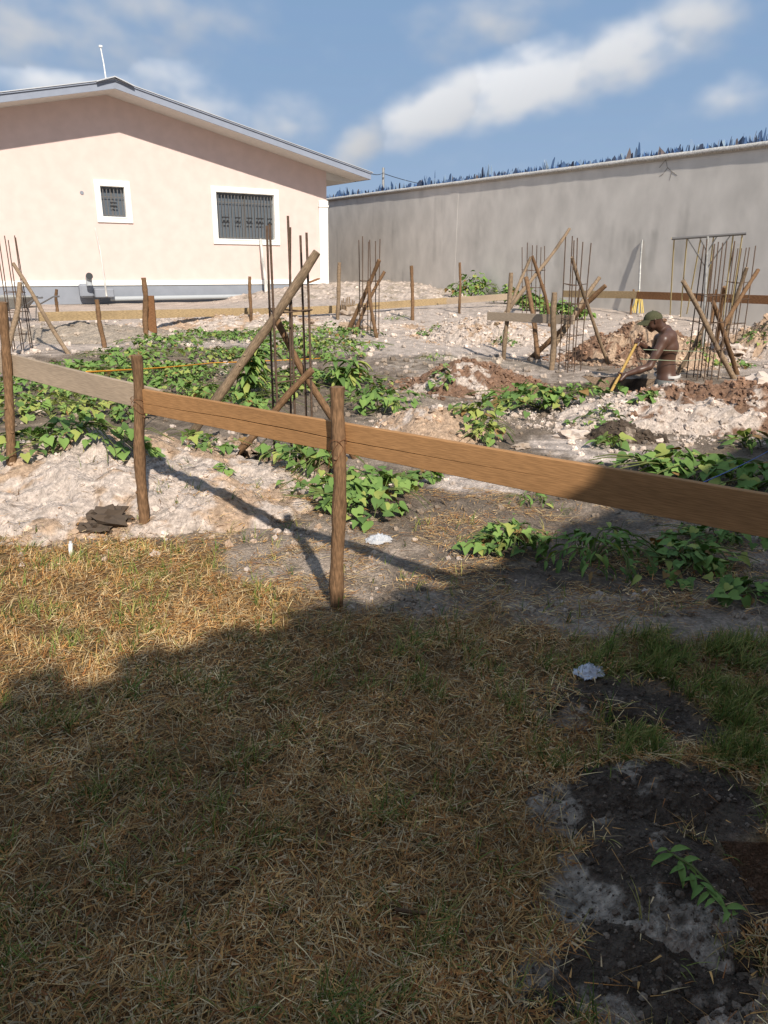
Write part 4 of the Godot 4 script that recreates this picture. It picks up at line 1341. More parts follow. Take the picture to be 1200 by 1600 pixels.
	for k in 5200:
		var f := rng.randf_range(1.0, 2.4)
		var x := rng.randf_range(0.28, 0.62 * f + 0.3)
		if in_pit(x, f, 0.01):
			continue
		var near := 0.0
		for b in patches:
			if b.bare > 0.0:
				near = maxf(near, 1.25 - ((Vector2(x, f) - b.c) / b.r).length() * 0.8)
		if rng.randf() > near:
			continue
		var s := 0.003 + 0.018 * pow(rng.randf(), 5.0)
		xfs.append(Transform3D(Basis(Vector3.UP, rng.randf() * TAU).scaled(Vector3(1, rng.randf_range(0.6, 1.1), 1) * s), W(x, tot_h(x, f) + s * 0.15, f)))
		cc.append(SOIL.dark.lerp(SOIL.grey, 0.4 * pow(rng.randf(), 2.0)) * rng.randf_range(0.6, 1.4))
	stuff("soil_crumbs", [clod_mesh(77)], xfs, cc, "small crumbs of soil and clay strewn over the plot", "crumbs")

# ------------------------------------------------------------------ the digging man
func grip(f: Field, c: Vector3, ax: Vector3, back: Vector3, wrist: Vector3) -> void:
	var R := 0.027
	var side := ax.cross(back).normalized()
	var dir := func(deg: float) -> Vector3: return back * cos(deg_to_rad(deg)) + side * sin(deg_to_rad(deg))
	var palm0 := c + ax * 0.03 + back * 0.036
	var palm1 := c - ax * 0.032 + back * 0.036
	f.cap(palm0, palm1, 0.017, 0.016, 0.01)
	f.cap(palm0.lerp(palm1, 0.3) + back * 0.008, wrist, 0.021, 0.026, 0.015)
	f.cap(palm0.lerp(palm1, 0.8) + back * 0.008, wrist, 0.018, 0.026, 0.015)
	var ends := [235.0, 255.0, 245.0, 225.0]
	for k in 4:
		var o := ax * (0.031 - 0.0205 * k)
		var last: Vector3 = c + o + dir.call(20.0) * (R + 0.006)
		for a in [75.0, 150.0, ends[k]]:
			var p: Vector3 = c + o + dir.call(a) * R
			f.cap(last, p, 0.0096, 0.0088 if k < 3 else 0.0078, 0.004)
			last = p
	var l: Vector3 = c + ax * 0.04 + back * 0.035
	for a in [-55.0, -110.0, -150.0]:
		var p: Vector3 = c + ax * (0.045 + a * -0.00005) + dir.call(a) * (R + 0.001)
		f.cap(l, p, 0.0115, 0.0095, 0.005)
		l = p
func build_man() -> void:
	var J := func(px: float, py: float, f: float) -> Vector3: return at(px, py, f)
	var f0 := 9.2
	var floor_y := base_h(3.2, 9.1) - 0.85
	var base: Vector3 = J.call(1038, 592, f0)
	base.y = floor_y
	var t := thing("person", "bare backed man in olive cap standing waist deep in a pit, digging", "person", base)
	# shovel: top hand and lower hand close on its shaft
	var s_top: Vector3 = J.call(999, 528, 9.2)
	var s_low: Vector3 = J.call(947, 626, 8.78)
	var ax := (s_top - s_low).normalized()
	var grip1: Vector3 = s_low + ax * (s_top - s_low).length() * 0.37
	var grip2: Vector3 = s_top - ax * 0.06
	# body field
	var bf := Field.new(base + Vector3(-0.75, -0.02, -0.6), base + Vector3(0.4, 1.85, 0.5), 0.013)
	var hipn: Vector3 = J.call(1041, 594, 9.09)
	var hipf: Vector3 = J.call(1041, 594, 9.31)
	var wn: Vector3 = J.call(1041, 575, 9.115)
	var wf: Vector3 = J.call(1041, 575, 9.285)
	var cn: Vector3 = J.call(1044, 543, 9.10)
	var cf: Vector3 = J.call(1044, 543, 9.31)
	var un: Vector3 = J.call(1045, 527, 9.08)
	var uf: Vector3 = J.call(1043, 527, 9.33)
	bf.cap(hipn, hipf, 0.112, 0.112, 0.05)
	bf.cap(wn, wf, 0.095, 0.095, 0.05)
	bf.cap(hipn, wn, 0.108, 0.094, 0.05); bf.cap(hipf, wf, 0.108, 0.094, 0.05)
	bf.cap(wn, cn, 0.092, 0.108, 0.05); bf.cap(wf, cf, 0.092, 0.108, 0.05)
	bf.cap(cn, cf, 0.112, 0.112, 0.05)
	bf.cap(cn, un, 0.106, 0.088, 0.04); bf.cap(cf, uf, 0.106, 0.088, 0.04)
	var shn: Vector3 = J.call(1037, 531, 8.99)
	var shf: Vector3 = J.call(1030, 529, 9.42)
	bf.cap(un, shn, 0.082, 0.066, 0.04); bf.cap(uf, shf, 0.082, 0.066, 0.04)
	var neck: Vector3 = J.call(1040, 517, 9.2)
	var hc: Vector3 = J.call(1020.5, 501, 9.19)
	bf.cap(un, neck, 0.07, 0.062, 0.05); bf.cap(uf, neck, 0.07, 0.062, 0.05)
	bf.cap(neck, hc + Vector3(0.04, -0.05, 0), 0.062, 0.056, 0.03)
	var eln: Vector3 = J.call(1014.5, 573, 8.93)
	var wrn := grip1 + (eln - grip1).normalized() * 0.085
	bf.cap(shn, eln, 0.058, 0.044, 0.03); bf.cap(shn + Vector3(0, -0.03, 0), shn.lerp(eln, 0.55), 0.06, 0.05, 0.03)
	bf.cap(eln, eln.lerp(wrn, 0.4), 0.043, 0.045, 0.02); bf.cap(eln.lerp(wrn, 0.4), wrn, 0.045, 0.028, 0.02)
	var elf: Vector3 = J.call(1020, 552, 9.47)
	var wrf := grip2 + (elf - grip2).normalized() * 0.085
	bf.cap(shf, elf, 0.056, 0.043, 0.03)
	bf.cap(elf, elf.lerp(wrf, 0.4), 0.043, 0.044, 0.02); bf.cap(elf.lerp(wrf, 0.4), wrf, 0.044, 0.028, 0.02)
	# legs down in the pit, knees a little bent
	var ank := [base + Vector3(-0.10, 0.09, 0.12), base + Vector3(0.08, 0.09, -0.14)]
	var hips := [hipn + Vector3(0, -0.06, 0.0), hipf + Vector3(0, -0.06, 0.0)]
	for k in 2:
		var kn: Vector3 = hips[k].lerp(ank[k], 0.5) + Vector3(-0.09, 0.02, 0.0)
		bf.cap(hips[k], kn, 0.09, 0.058, 0.03)
		bf.cap(kn, kn.lerp(ank[k], 0.35) + Vector3(0.015, 0, 0), 0.057, 0.056, 0.02)
		bf.cap(kn.lerp(ank[k], 0.35) + Vector3(0.015, 0, 0), ank[k], 0.056, 0.036, 0.02)
		bf.cap(ank[k] + Vector3(0.02, -0.05, 0), ank[k] + Vector3(-0.16, -0.06, 0), 0.036, 0.028, 0.03)
	var mb := MB.new()
	bf.net(mb, Color.WHITE)
	# head, facing down along the shaft
	var fw := Vector3(-0.9, -0.40, -0.12).normalized()
	var sd := fw.cross(Vector3.UP).normalized()
	var up := sd.cross(fw)
	var hf := Field.new(hc - Vector3.ONE * 0.2, hc + Vector3.ONE * 0.2, 0.0055)
	hf.cap(hc - fw * 0.025 + up * 0.02, hc + fw * 0.022 + up * 0.025, 0.088, 0.082, 0.02)
	hf.cap(hc + up * 0.0, hc + fw * 0.045 - up * 0.085, 0.072, 0.042, 0.03)
	hf.cap(hc + fw * 0.03 - up * 0.05 + sd * 0.03, hc + fw * 0.03 - up * 0.05 - sd * 0.03, 0.045, 0.045, 0.02)
	hf.cap(hc - fw * 0.02 - up * 0.04, neck, 0.062, 0.06, 0.03)
	hf.cap(hc + fw * 0.098 + up * 0.012, hc + fw * 0.112 - up * 0.028, 0.009, 0.016, 0.012)          # nose
	hf.cap(hc + fw * 0.104 - up * 0.034 + sd * 0.012, hc + fw * 0.104 - up * 0.034 - sd * 0.012, 0.009, 0.009, 0.006)
	hf.cap(hc + fw * 0.092 - up * 0.056 + sd * 0.018, hc + fw * 0.092 - up * 0.056 - sd * 0.018, 0.010, 0.010, 0.006)   # lips
	hf.cap(hc + fw * 0.088 - up * 0.068 + sd * 0.015, hc + fw * 0.088 - up * 0.068 - sd * 0.015, 0.010, 0.010, 0.006)
	for s in [-1.0, 1.0]:
		hf.cap(hc + fw * 0.088 + up * 0.024 + sd * 0.045 * s, hc + fw * 0.096 + up * 0.022 + sd * 0.012 * s, 0.011, 0.011, 0.012)   # brows
		hf.cap(hc + fw * 0.086 + up * 0.005 + sd * 0.03 * s, hc + fw * 0.087 + up * 0.005 + sd * 0.03 * s, 0.011, 0.011, 0.004)      # eyes
		hf.cap(hc - fw * 0.012 + up * 0.018 + sd * 0.09 * s, hc - fw * 0.002 - up * 0.028 + sd * 0.082 * s, 0.013, 0.009, 0.006)      # ears
	hf.net(mb, Color(0.8, 0.78, 0.78))
	for g in [[grip1, wrn], [grip2, wrf]]:
		var b: Vector3 = g[1] - g[0]
		b = (b - ax * b.dot(ax)).normalized()
		var h2 := Field.new(g[0] - Vector3.ONE * 0.13, g[0] + Vector3.ONE * 0.13, 0.0045)
		grip(h2, g[0], ax, b, g[1])
		h2.net(mb, Color(0.85, 0.83, 0.83))
	for k in mb.v.size():
		mb.v[k] -= base
	part("body", mb.mesh(M.skin), t)
	# shorts, white waistband
	var sf := Field.new(base + Vector3(-0.4, 0.2, -0.45), base + Vector3(0.35, 1.0, 0.4), 0.014)
	sf.cap(hipn - Vector3(0, 0.055, 0), hipf - Vector3(0, 0.055, 0), 0.138, 0.138, 0.04)
	for k in 2:
		var kn: Vector3 = hips[k].lerp(ank[k], 0.42) + Vector3(-0.08, 0.02, 0.0)
		sf.cap(hips[k], kn, 0.118, 0.1, 0.03)
	var sm := MB.new()
	sf.net(sm, Color.WHITE)
	for k in sm.v.size():
		sm.v[k] -= base
	part("shorts", sm.mesh(M.shorts), t)
	var wb := MB.new()
	var mid := (hipn + hipf) * 0.5 - base + Vector3(0, 0.07, 0)
	for k in 33:
		var a := TAU * k / 32.0
		var o := Vector3(cos(a) * 0.143, 0, sin(a) * 0.252)
		for y in [[-0.017, 0.97], [-0.014, 1.0], [0.013, 0.98], [0.016, 0.94]]:
			wb.p(mid + o * y[1] + Vector3(0, y[0] + 0.012 * cos(a), 0))
	for k in 32:
		for j in 3:
			wb.q(k * 4 + j, k * 4 + j + 1, k * 4 + j + 5, k * 4 + j + 4)
	part("waistband", wb.mesh(M.cotton), t)
	# cap: six-panel crown with a curved peak and a button
	var cap := MB.new()
	var cu := (up * 0.95 - fw * 0.25).normalized()
	var cfw := sd.cross(cu) * -1.0
	if cfw.dot(fw) < 0.0:
		cfw = -cfw
	var cc := hc + cu * 0.028
	var nu := 36
	for j in 11:
		var v := j / 10.0 * PI / 2
		for k in nu:
			var a := TAU * k / nu
			var seam := 1.0 - 0.012 * exp(-pow(fposmod(a, TAU / 6.0) - TAU / 12.0, 2.0) * 60.0)
			cap.p(cc - base + (cfw * cos(a) * 0.113 + sd * sin(a) * 0.1) * cos(v) * seam + cu * (sin(v) * 0.098 - 0.008))
	for j in 10:
		for k in nu:
			cap.q(j * nu + k, j * nu + (k + 1) % nu, (j + 1) * nu + (k + 1) % nu, (j + 1) * nu + k)
	var capo := part("cap", cap.mesh(M.cap), t)
	var peak := MB.new()
	for lay in [0.0, -0.005]:
		for j in 7:
			for k in 15:
				var a := lerpf(-1.15, 1.15, k / 14.0)
				var r := j / 6.0
				var reach := 0.085 * sqrt(maxf(0.0, cos(a * 1.2)))
				var p := cfw * (cos(a) * 0.112 + r * reach) + sd * sin(a) * 0.1
				peak.p(cc - base + p + cu * (-0.006 + lay - 0.035 * r - 0.03 * sin(a) * sin(a) * r))
	for lay in 2:
		for j in 6:
			for k in 14:
				var a := lay * 105 + j * 15 + k
				peak.q(a, a + 1, a + 16, a + 15)
	for k in 14:
		peak.q(90 + k, 91 + k, 196 + k, 195 + k)
	part("peak", peak.mesh(M.cap), capo)
	var bt := MB.new()
	bt.tube([cc - base + cu * 0.086, cc - base + cu * 0.097], [0.011, 0.007], 8)
	part("button", bt.mesh(M.cap), capo)
	# the shovel
	var sh := thing("shovel", "shovel with yellow wooden shaft held by the digging man", "shovel", s_low - ax * 0.35)
	var so := s_low - ax * 0.35
	var hm := MB.new()
	hm.tube([s_low - ax * 0.12 - so, s_low.lerp(s_top, 0.5) - so, s_top - so], [0.019, 0.018, 0.017], 10)
	part("shaft", hm.mesh(M.handle), sh)
	var bl := MB.new()
	var sx := ax.cross(Vector3(0.3, 0, 1)).normalized()
	var sy := sx.cross(ax)
	for j in 7:
		var v := j / 6.0
		for k in 7:
			var u := k / 3.0 - 1.0
			var wd := 0.105 * (1.0 if v < 0.55 else sqrt(maxf(0.02, 1.0 - pow((v - 0.55) / 0.46, 2.0))))
			bl.p(s_low - so - ax * (0.06 + v * 0.29) + sx * u * wd + sy * (0.03 * u * u + 0.02 * v))
	for j in 6:
		for k in 6:
			bl.q(j * 7 + k, j * 7 + k + 1, j * 7 + k + 8, j * 7 + k + 7)
	bl.tube([s_low - so - ax * 0.16, s_low - so + ax * 0.02], [0.024, 0.022], 8)
	part("blade", bl.mesh(M.steel), sh)

# ------------------------------------------------------------------ setting-out timber, cages and odds and ends
func build_near_fence() -> void:
	var A := stake("leaning stake at the far end of the weathered grey plank", 20, 720, 5, 472, 0.029, M.bark)
	var Bn := stake("stake standing in white clay where the grey and orange planks meet", 224, 817, 212, 555, 0.031, M.bark)
	var C := stake("thick near stake at the dry grass edge holding the orange plank", 525, 950, 528, 605, 0.0315, M.bark)
	var pa := gp(20, 720)
	var pb := gp(224, 817)
	var pc := gp(525, 950)
	pa.y = 0; pb.y = 0; pc.y = 0
	var d := (pc - pb).normalized()
	var n := Vector3(d.z, 0, -d.x)
	if n.z > 0.0:
		n = -n          # away from the camera
	var off := pc + n * 0.046
	var e0 := on_plane(214, 625, off, n)
	var e1 := on_plane(1200, 806, off, n)
	e1 = e1 + (e1 - e0).normalized() * 0.9
	board("long orange brown plank with a split, tied to the thick near stake", e0, e1, 0.128, 0.024, M.board, -n, 0.014)
	var d2 := (pb - pa).normalized()
	var n2 := Vector3(d2.z, 0, -d2.x)
	if n2.z > 0.0:
		n2 = -n2
	var o2 := pb + n2 * 0.075
	var f1 := on_plane(252, 628, o2, n2)
	var f0 := on_plane(-60, 551, o2, n2)
	board("weathered grey plank behind the white clay heap", f0, f1, 0.128, 0.024, M.grey_board, -n2, 0.0)
	# a further stake beyond the frame holds the plank's end
	var ed := e0 + (e1 - e0) * 0.93 - n * 0.05
	pole("wooden_stake", "stake under the outer end of the orange plank", "stake", Vector3(ed.x, 0, ed.z), ed + Vector3(0, 0.15, 0), 0.031, 0.029, M.bark, 0.0, "stakes holding the profile boards", 0.12)
	# rusty tie wire round stake and plank
	for w in [[Bn, 0.66, 0.75, 0.036], [C, 0.68, 0.82, 0.037]]:
		var mb := MB.new()
		var L := 1.12
		for j in 3:
			var pts := []
			var rs := []
			for k in 15:
				var a := TAU * k / 14.0
				pts.append(Vector3(cos(a) * w[3], L * lerpf(w[1], w[2], 0.5 + 0.42 * sin(a + j * 1.1)), sin(a) * w[3]))
				rs.append(0.0013)
			mb.tube(pts, rs, 4)
		part("tie_wire", mb.mesh(M.wire), w[0])
	cord("blue_string", "dark blue string running from the plank over the broad leaves", "string", [at(1075, 764, 2.75), gp(1200, 722) + Vector3(0, 0.1, 0), gp(1290, 690) + Vector3(0, 0.15, 0)], 0.003, M.blue_string, 0.01)
	cord("orange_string", "orange setting out string stretched above the vines", "string", [at(135, 581, 4.6), at(330, 567, 9.0), at(560, 556, 12.0)], 0.006, M.orange_string, 0.01)
	cord("green_string", "pale green string passing before the digging man's arm", "string", [at(1005, 546, 8.9), at(1062, 548.5, 8.95), at(1098, 549, 9.6)], 0.004, M.green_string, 0.0)
	cord("green_string", "pale green string passing before the digging man's waist", "string", [at(1000, 561, 8.85), at(1059, 564, 8.95), at(1097, 562, 9.6)], 0.004, M.green_string, 0.0)
func build_far_timber() -> void:
	var G := "stakes holding the profile boards"
	stake("short stake beside the grey sand heap", 163, 545, 150, 468, 0.04, M.bark)
	stake("stake with a short dark plank end behind it by the plinth", 228, 520, 225, 434, 0.048, M.bark)
	stake("stake in front of the long plank below the barred window", 392, 500, 390, 432, 0.035, M.bark)
	stake("knotty stake near the house corner", 528, 500, 530, 410, 0.045, M.pale_bark)
	stake("plain stake in white clay between two rebar cages", 645, 500, 643, 415, 0.04, M.bark)
	stake("thin stake before the bush at the grey wall", 718, 490, 719, 410, 0.032, M.bark)
	stake("crooked stake carrying one end of the short plank", 787, 562, 799, 426, 0.036, M.pale_bark)
	stake("upright stake carrying the cut end of the short plank", 862, 578, 866, 457, 0.043, M.pale_bark)
	stake("low stake between wheelbarrow and sand heap", 90, 492, 88, 452, 0.04, M.bark)
	var a := gp(862, 578)
	var b := gp(787, 562)
	var nn := Vector3(0.1, 0, 1).normalized()
	board("short weathered plank nailed across two crooked stakes", at(762, 494, 11.55), at(897, 500, 10.38), 0.125, 0.03, M.grey_board, nn)
	# the long profile planks in front of the house and towards the wall
	board("yellowish plank line in front of the house plinth", at(60, 495, 13.2), at(392, 487, 15.9), 0.16, 0.03, M.tan_board, nn)
	board("pale plank line between the rebar cage and the white clay", at(388, 489, 15.75), at(560, 482, 17.4), 0.17, 0.03, M.tan_board, nn)
	board("pale plank running over white clay towards the grey wall", at(556, 480, 17.45), at(700, 470, 19.2), 0.16, 0.03, M.tan_board, nn)
	board("brownish plank end near the bush at the grey wall", at(696, 470.5, 19.15), at(800, 463, 20.3), 0.16, 0.03, M.grey_board, nn)
	var blk := MB.new()
	var bp := gp(236, 520)
	blk.box(Vector3(0, 0.32, 0), Vector3(0.16, 0.66, 0.05), 0.005)
	var o := part("plank_end", blk.mesh(M.brown_board, false), self, Transform3D(Basis.IDENTITY, bp + Vector3(0, 0, -0.1)))
	tag(o, "short dark upright plank end standing by a stake", "plank")
	for k in 9:
		var g := gp(534 + k * 2.4, 492)
		pole("peg", "little wooden peg in a row by the knotty stake", "peg", g, g + Vector3(0, rng.randf_range(0.25, 0.4), 0), 0.014, 0.012, M.pale_bark, 0.0, "row of small pegs", 0.05)
func build_cages() -> void:
	var c1 := W(-0.68, base_h(-0.68, 5.2) - 0.49, 5.2)
	cage("tall rebar cage standing in the pit behind the orange plank", c1, at(450, 340, 5.2), 0.25, 0.17, 3, [0.12, 0.36, 0.52, 0.73], 0.0085, 0.35)
	prop("long thick pole leaning diagonally across the nearest rebar cage", gp(288, 690), at(496, 394, 5.05), 0.036, 0.02, M.pale_bark)
	prop("pole slanting down from the nearest cage behind the thick near stake", gp(556, 715), at(428, 494, 5.35), 0.03, -0.02)
	prop("short pole end crossing low over the nearest rebar cage", at(375, 705, 5.1), at(487, 577, 4.98), 0.028, 0.0)
	var c2 := gp(577, 522)
	cage("slim rebar cage in white clay before the grey wall", c2, at(577, 371, -c2.z), 0.32, 0.22, 3, [0.05, 0.3, 0.56], 0.009, 0.3)
	prop("pole leaning on the slim rebar cage, thicker of its three", gp(545, 517), at(593, 406, -c2.z - 0.1), 0.045)
	prop("crooked pole crossing behind the slim rebar cage", gp(553, 522), at(601, 424, -c2.z + 0.2), 0.036, 0.05)
	prop("upright pole tied to the slim rebar cage", gp(588, 528), at(575, 440, -c2.z - 0.2), 0.038, 0.03)
	var c3 := gp(833, 497)
	cage("rebar cage behind the crossed poles and short plank", c3, at(834, 381, -c3.z), 0.42, 0.26, 3, [0.15, 0.42, 0.65], 0.009, 0.2)
	prop("longest thin pole rising high above the crossed poles", gp(776, 505), at(890, 358, 17.5), 0.042, 0.03, M.pale_bark)
	prop("forked pole leaning in the crossed poles", at(798, 480, 14.6), at(829, 402, 15.2), 0.036, 0.03, M.pale_bark, 0.0)
	prop("bent pole beneath the crossing of the long thin pole", gp(859, 510), at(831, 400, 15.5), 0.038, -0.06)
	prop("upright pole standing before the rebar behind the short plank", gp(841, 565), at(822, 434, 11.9), 0.04, 0.03)
	var c4 := gp(890, 580)
	cage("dense rebar cage right beside the upright stake of the short plank", c4, at(903, 371, -c4.z + 0.05), 0.24, 0.18, 3, [0.05, 0.16, 0.28, 0.4, 0.52, 0.66], 0.0075, 0.5)
	prop("thick pole lying against the dense rebar cage with a pale cut end", gp(829, 562), at(946, 446, 10.75), 0.042, 0.0, M.bark)
	prop("second pole behind the thick one at the dense rebar cage", at(866, 540, 10.5), at(936, 433, 10.95), 0.036, 0.0, M.pale_bark, 0.0)
	prop("thin straight pole leaning from the ground to the dense rebar cage", gp(951, 567), at(894, 402, 10.3), 0.028, 0.02, M.pale_bark)
	var c5 := gp(1097, 592)
	cage("large leaning rebar cage behind the digging man", c5, at(1122, 378, -c5.z + 0.3), 0.32, 0.22, 4, [0.22, 0.42, 0.62], 0.0075, 0.25)
	prop("pole leaning from the large cage towards the man's back", gp(1147, 592), at(1067, 438, 9.55), 0.036, 0.0, M.pale_bark)
	prop("reddish pole beside the large leaning rebar cage", gp(1151, 585), at(1114, 471, 9.8), 0.034, 0.01)
	prop("thin pole sloping down behind the man from the large cage", gp(1057, 588), at(1101, 510, 9.9), 0.03, 0.0, M.pale_bark)
	var c6 := gp(1140, 535)
	cage("rebar cage farther back beside the washing line post", c6, at(1163, 382, -c6.z + 0.2), 0.3, 0.24, 3, [0.2, 0.45, 0.62], 0.0085, 0.3)
	prop("upright pole against the farther rebar cage", gp(1128, 540), at(1166, 418, -c6.z - 0.2), 0.036, 0.0, M.pale_bark)
	prop("thick short pole with pale end leaning on the farther rebar cage", at(1128, 512, -c6.z - 0.3), at(1185, 421, -c6.z + 0.1), 0.038, 0.0, M.bark, 0.0)
	prop("dark bent pole tied low to the farther rebar cage", gp(1120, 545), at(1132, 448, -c6.z - 0.5), 0.036, 0.02)
	var c0 := gp(36, 548)
	cage("rebar cage beside the wheelbarrow", c0, at(10, 368, -c0.z + 0.1), 0.26, 0.2, 3, [0.15, 0.35, 0.52], 0.008, 0.3)
	prop("thin pole sloping from the wheelbarrow cage to the ground", gp(106, 553), at(21, 411, -c0.z - 0.1), 0.034, 0.0, M.pale_bark)
	prop("forked thick pole holding the wheelbarrow cage", gp(8, 560), at(32, 442, -c0.z - 0.3), 0.045, 0.04, M.pale_bark)
func build_odds() -> void:
	# washing line post: a T of pipe with braces and yellow lines
	var p := gp(1099, 545)
	var top := at(1106, 369, -p.z)
	var t := thing("washing_line_post", "T shaped pipe washing line post with yellow cords hanging from it", "washing line post", p)
	var mb := MB.new()
	mb.tube([Vector3(0, -0.1, 0), top - p], [0.021, 0.02], 10)
	part("post", mb.mesh(M.galv), t)
	var l := at(1050, 373, -p.z + 0.2) - p
	var r := at(1166, 365, -p.z - 0.2) - p
	mb = MB.new()
	mb.tube([l, r], [0.02, 0.02], 8)
	part("crossbar", mb.mesh(M.iron), t)
	for b in [[0.21, 0.72], [0.38, 0.86], [0.62, 0.86], [0.80, 0.72]]:
		mb = MB.new()
		mb.tube([l.lerp(r, b[0]), (top - p) * b[1]], [0.009, 0.009], 6)
		part("brace", mb.mesh(M.iron), t)
	var ends := [[1047, 492], [1063, 495], [1073, 490], [1098, 520], [1128, 510], [1140, 500]]
	for k in 6:
		var u: Vector3 = l.lerp(r, [0.03, 0.21, 0.40, 0.57, 0.83, 0.95][k])
		var e := at(ends[k][0], ends[k][1], -p.z + 1.6) - p
		cord("cord", "", "", [u, e], 0.011, M.pale_rope, 0.03, t)
		mb = MB.new()
		mb.tube([u - (r - l).normalized() * 0.035, u + (r - l).normalized() * 0.035], [0.017, 0.016], 7)
		part("knot", mb.mesh(M.rope), t)
	# wheelbarrow
	var wp := gp(28, 503)
	var w := thing("wheelbarrow", "grey wheelbarrow caked with cement behind the rebar cage", "wheelbarrow", wp, "", Basis(Vector3.UP, -0.25))
	mb = MB.new()
	var rim := [[-0.62, 0.62], [0.42, 0.62]]
	var lay := [[0.30, -0.28, 0.22, 0.18], [0.52, -0.62, 0.42, 0.34], [0.55, -0.64, 0.44, 0.36], [0.50, -0.58, 0.39, 0.31], [0.36, -0.3, 0.24, 0.2]]
	for y in lay:
		for k in 16:
			var a := TAU * k / 16.0
			var sq := 1.0 / maxf(absf(cos(a)), absf(sin(a)))
			sq = lerpf(1.0, sq, 0.6)
			mb.p(Vector3(lerpf(y[1], y[2], 0.5 + 0.5 * clampf(cos(a) * sq, -1, 1)), y[0], clampf(sin(a) * sq, -1, 1) * y[3]))
	for j in 4:
		for k in 16:
			mb.q(j * 16 + k, j * 16 + (k + 1) % 16, (j + 1) * 16 + (k + 1) % 16, (j + 1) * 16 + k)
	var f := []
	for k in 16:
		f.append(mb.v[64 + k])
	mb.face(f)
	part("tray", mb.mesh(M.tray), w)
	for s in [-1.0, 1.0]:
		mb = MB.new()
		mb.tube([Vector3(-0.62, 0.2, 0.06 * s), Vector3(-0.2, 0.28, 0.16 * s), Vector3(0.35, 0.33, 0.22 * s), Vector3(0.8, 0.55, 0.27 * s), Vector3(0.95, 0.56, 0.27 * s)], [0.017, 0.017, 0.017, 0.017, 0.02], 7)
		part("handle", mb.mesh(M.steel), w)
		mb = MB.new()
		mb.tube([Vector3(0.15, 0.32, 0.19 * s), Vector3(0.2, 0.0, 0.21 * s), Vector3(0.3, 0.0, 0.21 * s), Vector3(0.36, 0.33, 0.22 * s)], [0.014, 0.014, 0.014, 0.014], 6)
		part("leg", mb.mesh(M.steel), w)
	mb = MB.new()
	var ring := []
	var rr := []
	for k in 21:
		ring.append(Vector3(-0.66 + cos(TAU * k / 20.0) * 0.15, 0.195 + sin(TAU * k / 20.0) * 0.15, 0))
		rr.append(0.045)
	mb.tube(ring, rr, 8)
	mb.tube([Vector3(-0.66, 0.195, -0.06), Vector3(-0.66, 0.195, 0.06)], [0.08, 0.08], 12)
	part("wheel", mb.mesh(M.rubber), w)
	# litter
	crumpled("plastic_bag", "crumpled clear plastic bag on soil behind the thick stake", 592, 847, 0.075, 0.03, M.plastic)
	crumpled("plastic_packet", "crumpled pale plastic packet in grass by the black soil", 920, 1055, 0.06, 0.03, M.blue_print)
	var c := gp(111, 868)
	var lt := thing("plastic_tube", "small white plastic tube standing in dry grass by the clay heap", "tube", c)
	mb = MB.new()
	mb.tube([Vector3(0, 0, 0), Vector3(0.003, 0.03, 0), Vector3(0.006, 0.065, 0)], [0.008, 0.012, 0.011], 9)
	part("tube", mb.mesh(M.white), lt)
	mb = MB.new()
	mb.tube([Vector3(0.006, 0.065, 0), Vector3(0.007, 0.08, 0)], [0.008, 0.007], 8)
	part("nozzle", mb.mesh(M.plastic), lt)
	pole("dead_twig", "thin curved dead twig lying on dark soil", "twig", gp(690, 786) + Vector3(0, 0.02, 0), gp(718, 815) + Vector3(0, 0.015, 0), 0.006, 0.003, M.pale_bark, 0.03)
	pole("wood_chip", "flat brown wood chip lying in the shaded straw", "wood chip", gp(618, 1437) + Vector3(0, 0.028, 0), gp(668, 1441) + Vector3(0, 0.028, 0), 0.007, 0.004, M.bark, 0.0)
	# pale clay blocks lying about
	var k2 := 0
	for q in [[895, 684, 0.2, "chalk", "flat white clay block beside the dark turf clod"], [740, 712, 0.1, "chalk", "small white clay block just behind the orange plank"], [1190, 600, 0.35, "chalk", "large white clay block on the brown spoil heap"], [1150, 548, 0.3, "chalk", "white clay block beside the farther rebar cage"], [620, 705, 0.14, "chalk", "white clay block before the smooth tan heap"],
			[165, 812, 0.2, "dark", "large black peaty lump on the white clay slope"], [150, 826, 0.13, "dark", "smaller black peaty lump at the white clay foot"], [550, 492, 0.5, "grey", "wide grey earth block by the row of pegs"], [60, 640, 0.25, "chalk", "white clay block among the vines behind the grey plank"], [815, 700, 0.12, "grey", "small grey earth block on the chalky strip behind the plank"]]:
		var g := gp(q[0], q[1])
		var cm := part("clay_block", clod_mesh(100 + k2, true), self, Transform3D(Basis(Vector3.UP, k2 * 1.3).scaled(Vector3(1.2, 0.75, 0.9) * q[2]), g + Vector3(0, 0.03 * q[2], 0)))
		cm.set_surface_override_material(0, mat(SOIL[q[3]], 0.95, null, Vector3.ONE))
		tag(cm, q[4], "clay block", "loose blocks of earth")
		k2 += 1
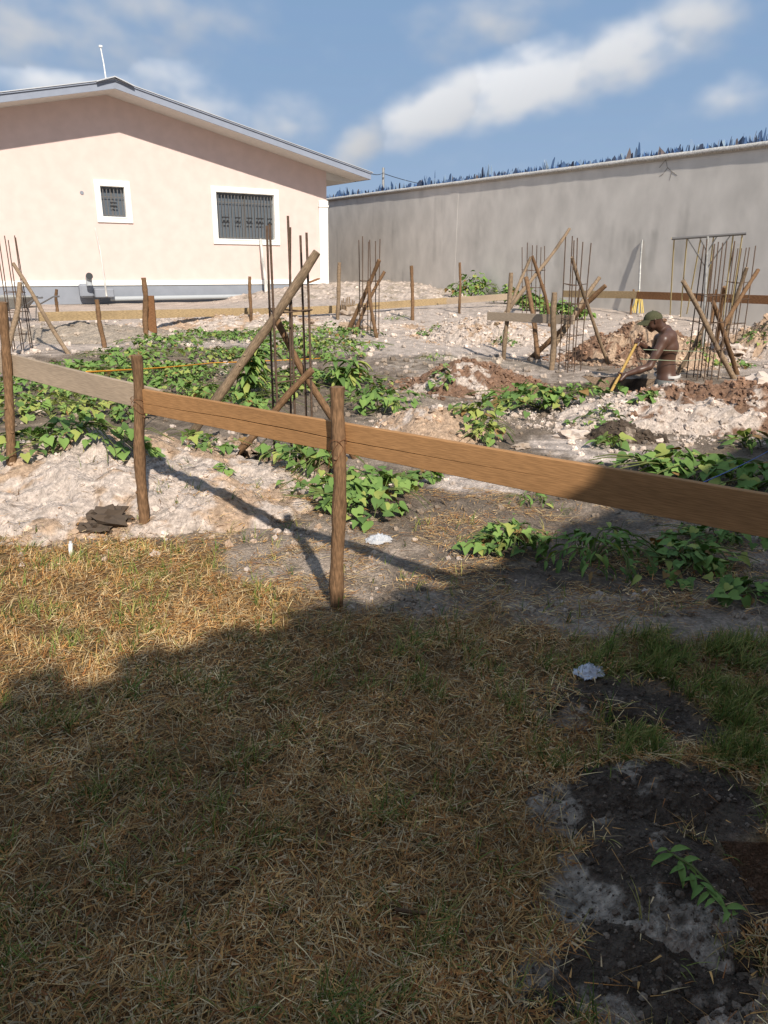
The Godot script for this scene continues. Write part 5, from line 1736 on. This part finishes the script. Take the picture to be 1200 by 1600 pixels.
func crumpled(called: String, label: String, px: float, py: float, r: float, h: float, m: Material) -> void:
	var c := gp(px, py)
	var mb := MB.new()
	var n := 18
	for j in n + 1:
		for k in n + 1:
			var q := Vector2(2.0 * k / n - 1.0, 2.0 * j / n - 1.0)
			var d := q.length()
			var e := 1.0 + 0.35 * nf.get_noise_2d(q.x * 90.0 + px, q.y * 90.0)
			var y := h * maxf(0.0, 1.0 - d * d) * (0.6 + 1.4 * absf(nf.get_noise_2d(q.x * 160.0 + px, q.y * 160.0))) + 0.012 + 0.012 * nf.get_noise_2d(q.x * 200.0, q.y * 200.0 + px)
			var w := q * r * e * (1.0 if d < 1.0 else 1.0 / d)
			mb.p(Vector3(w.x, y, w.y * 0.75))
	for j in n:
		for k in n:
			var a := j * (n + 1) + k
			mb.q(a, a + n + 1, a + n + 2, a + 1)
	var o := part(called, mb.mesh(m), self, Transform3D(Basis(Vector3.UP, 0.4), c))
	tag(o, label, "litter")

func _ready() -> void:
	rng.seed = 7
	nz.seed = 11
	nz.frequency = 0.01
	nz.fractal_octaves = 3
	nf.seed = 12
	nf.frequency = 0.02
	nf.fractal_octaves = 4
	nc.seed = 14
	nc.noise_type = FastNoiseLite.TYPE_CELLULAR
	nc.cellular_return_type = FastNoiseLite.RETURN_DISTANCE
	nc.frequency = 0.03
	nc.fractal_octaves = 2
	cb = Basis(Vector3.RIGHT, deg_to_rad(-19.5)) * Basis(Vector3.BACK, deg_to_rad(0.8))
	var cam := Camera3D.new()
	cam.name = "camera"
	cam.fov = rad_to_deg(2.0 * atan(800.0 / F))
	cam.near = 0.05
	cam.far = 2000.0
	cam.transform = Transform3D(cb, EYE)
	add_child(cam)
	cam.current = true
	var env := Environment.new()
	env.background_mode = Environment.BG_SKY
	var sky := Sky.new()
	var sm := PanoramaSkyMaterial.new()
	sm.panorama = make_sky()
	sky.sky_material = sm
	env.sky = sky
	env.background_energy_multiplier = 1.0
	env.tonemap_mode = Environment.TONE_MAPPER_LINEAR
	env.tonemap_exposure = 1.25
	env.sdfgi_enabled = true
	env.ssao_enabled = true
	env.ssil_enabled = true
	var we := WorldEnvironment.new()
	we.name = "environment"
	we.environment = env
	add_child(we)
	var sun := DirectionalLight3D.new()
	sun.name = "sun"
	sun.light_energy = 1.6
	sun.light_color = Color(1.0, 0.962, 0.915)
	sun.light_angular_distance = 1.0
	sun.shadow_enabled = true
	var az := deg_to_rad(-18.5)
	var el := deg_to_rad(39.0)
	var dir := Vector3(sin(az) * cos(el), -sin(el), -cos(az) * cos(el))
	sun.transform = Transform3D(Basis.looking_at(dir, Vector3.UP), Vector3(5, 20, 10))
	add_child(sun)
	make_materials()
	lay_out_ground()
	print("ground"); build_ground(); build_mounds()
	print("house"); build_house(); build_boundary_wall(); build_near_house()
	print("timber"); build_near_fence(); build_far_timber(); build_cages(); build_odds()
	print("man"); build_man()
	print("plants"); build_plants()
	print("grass"); build_grass()
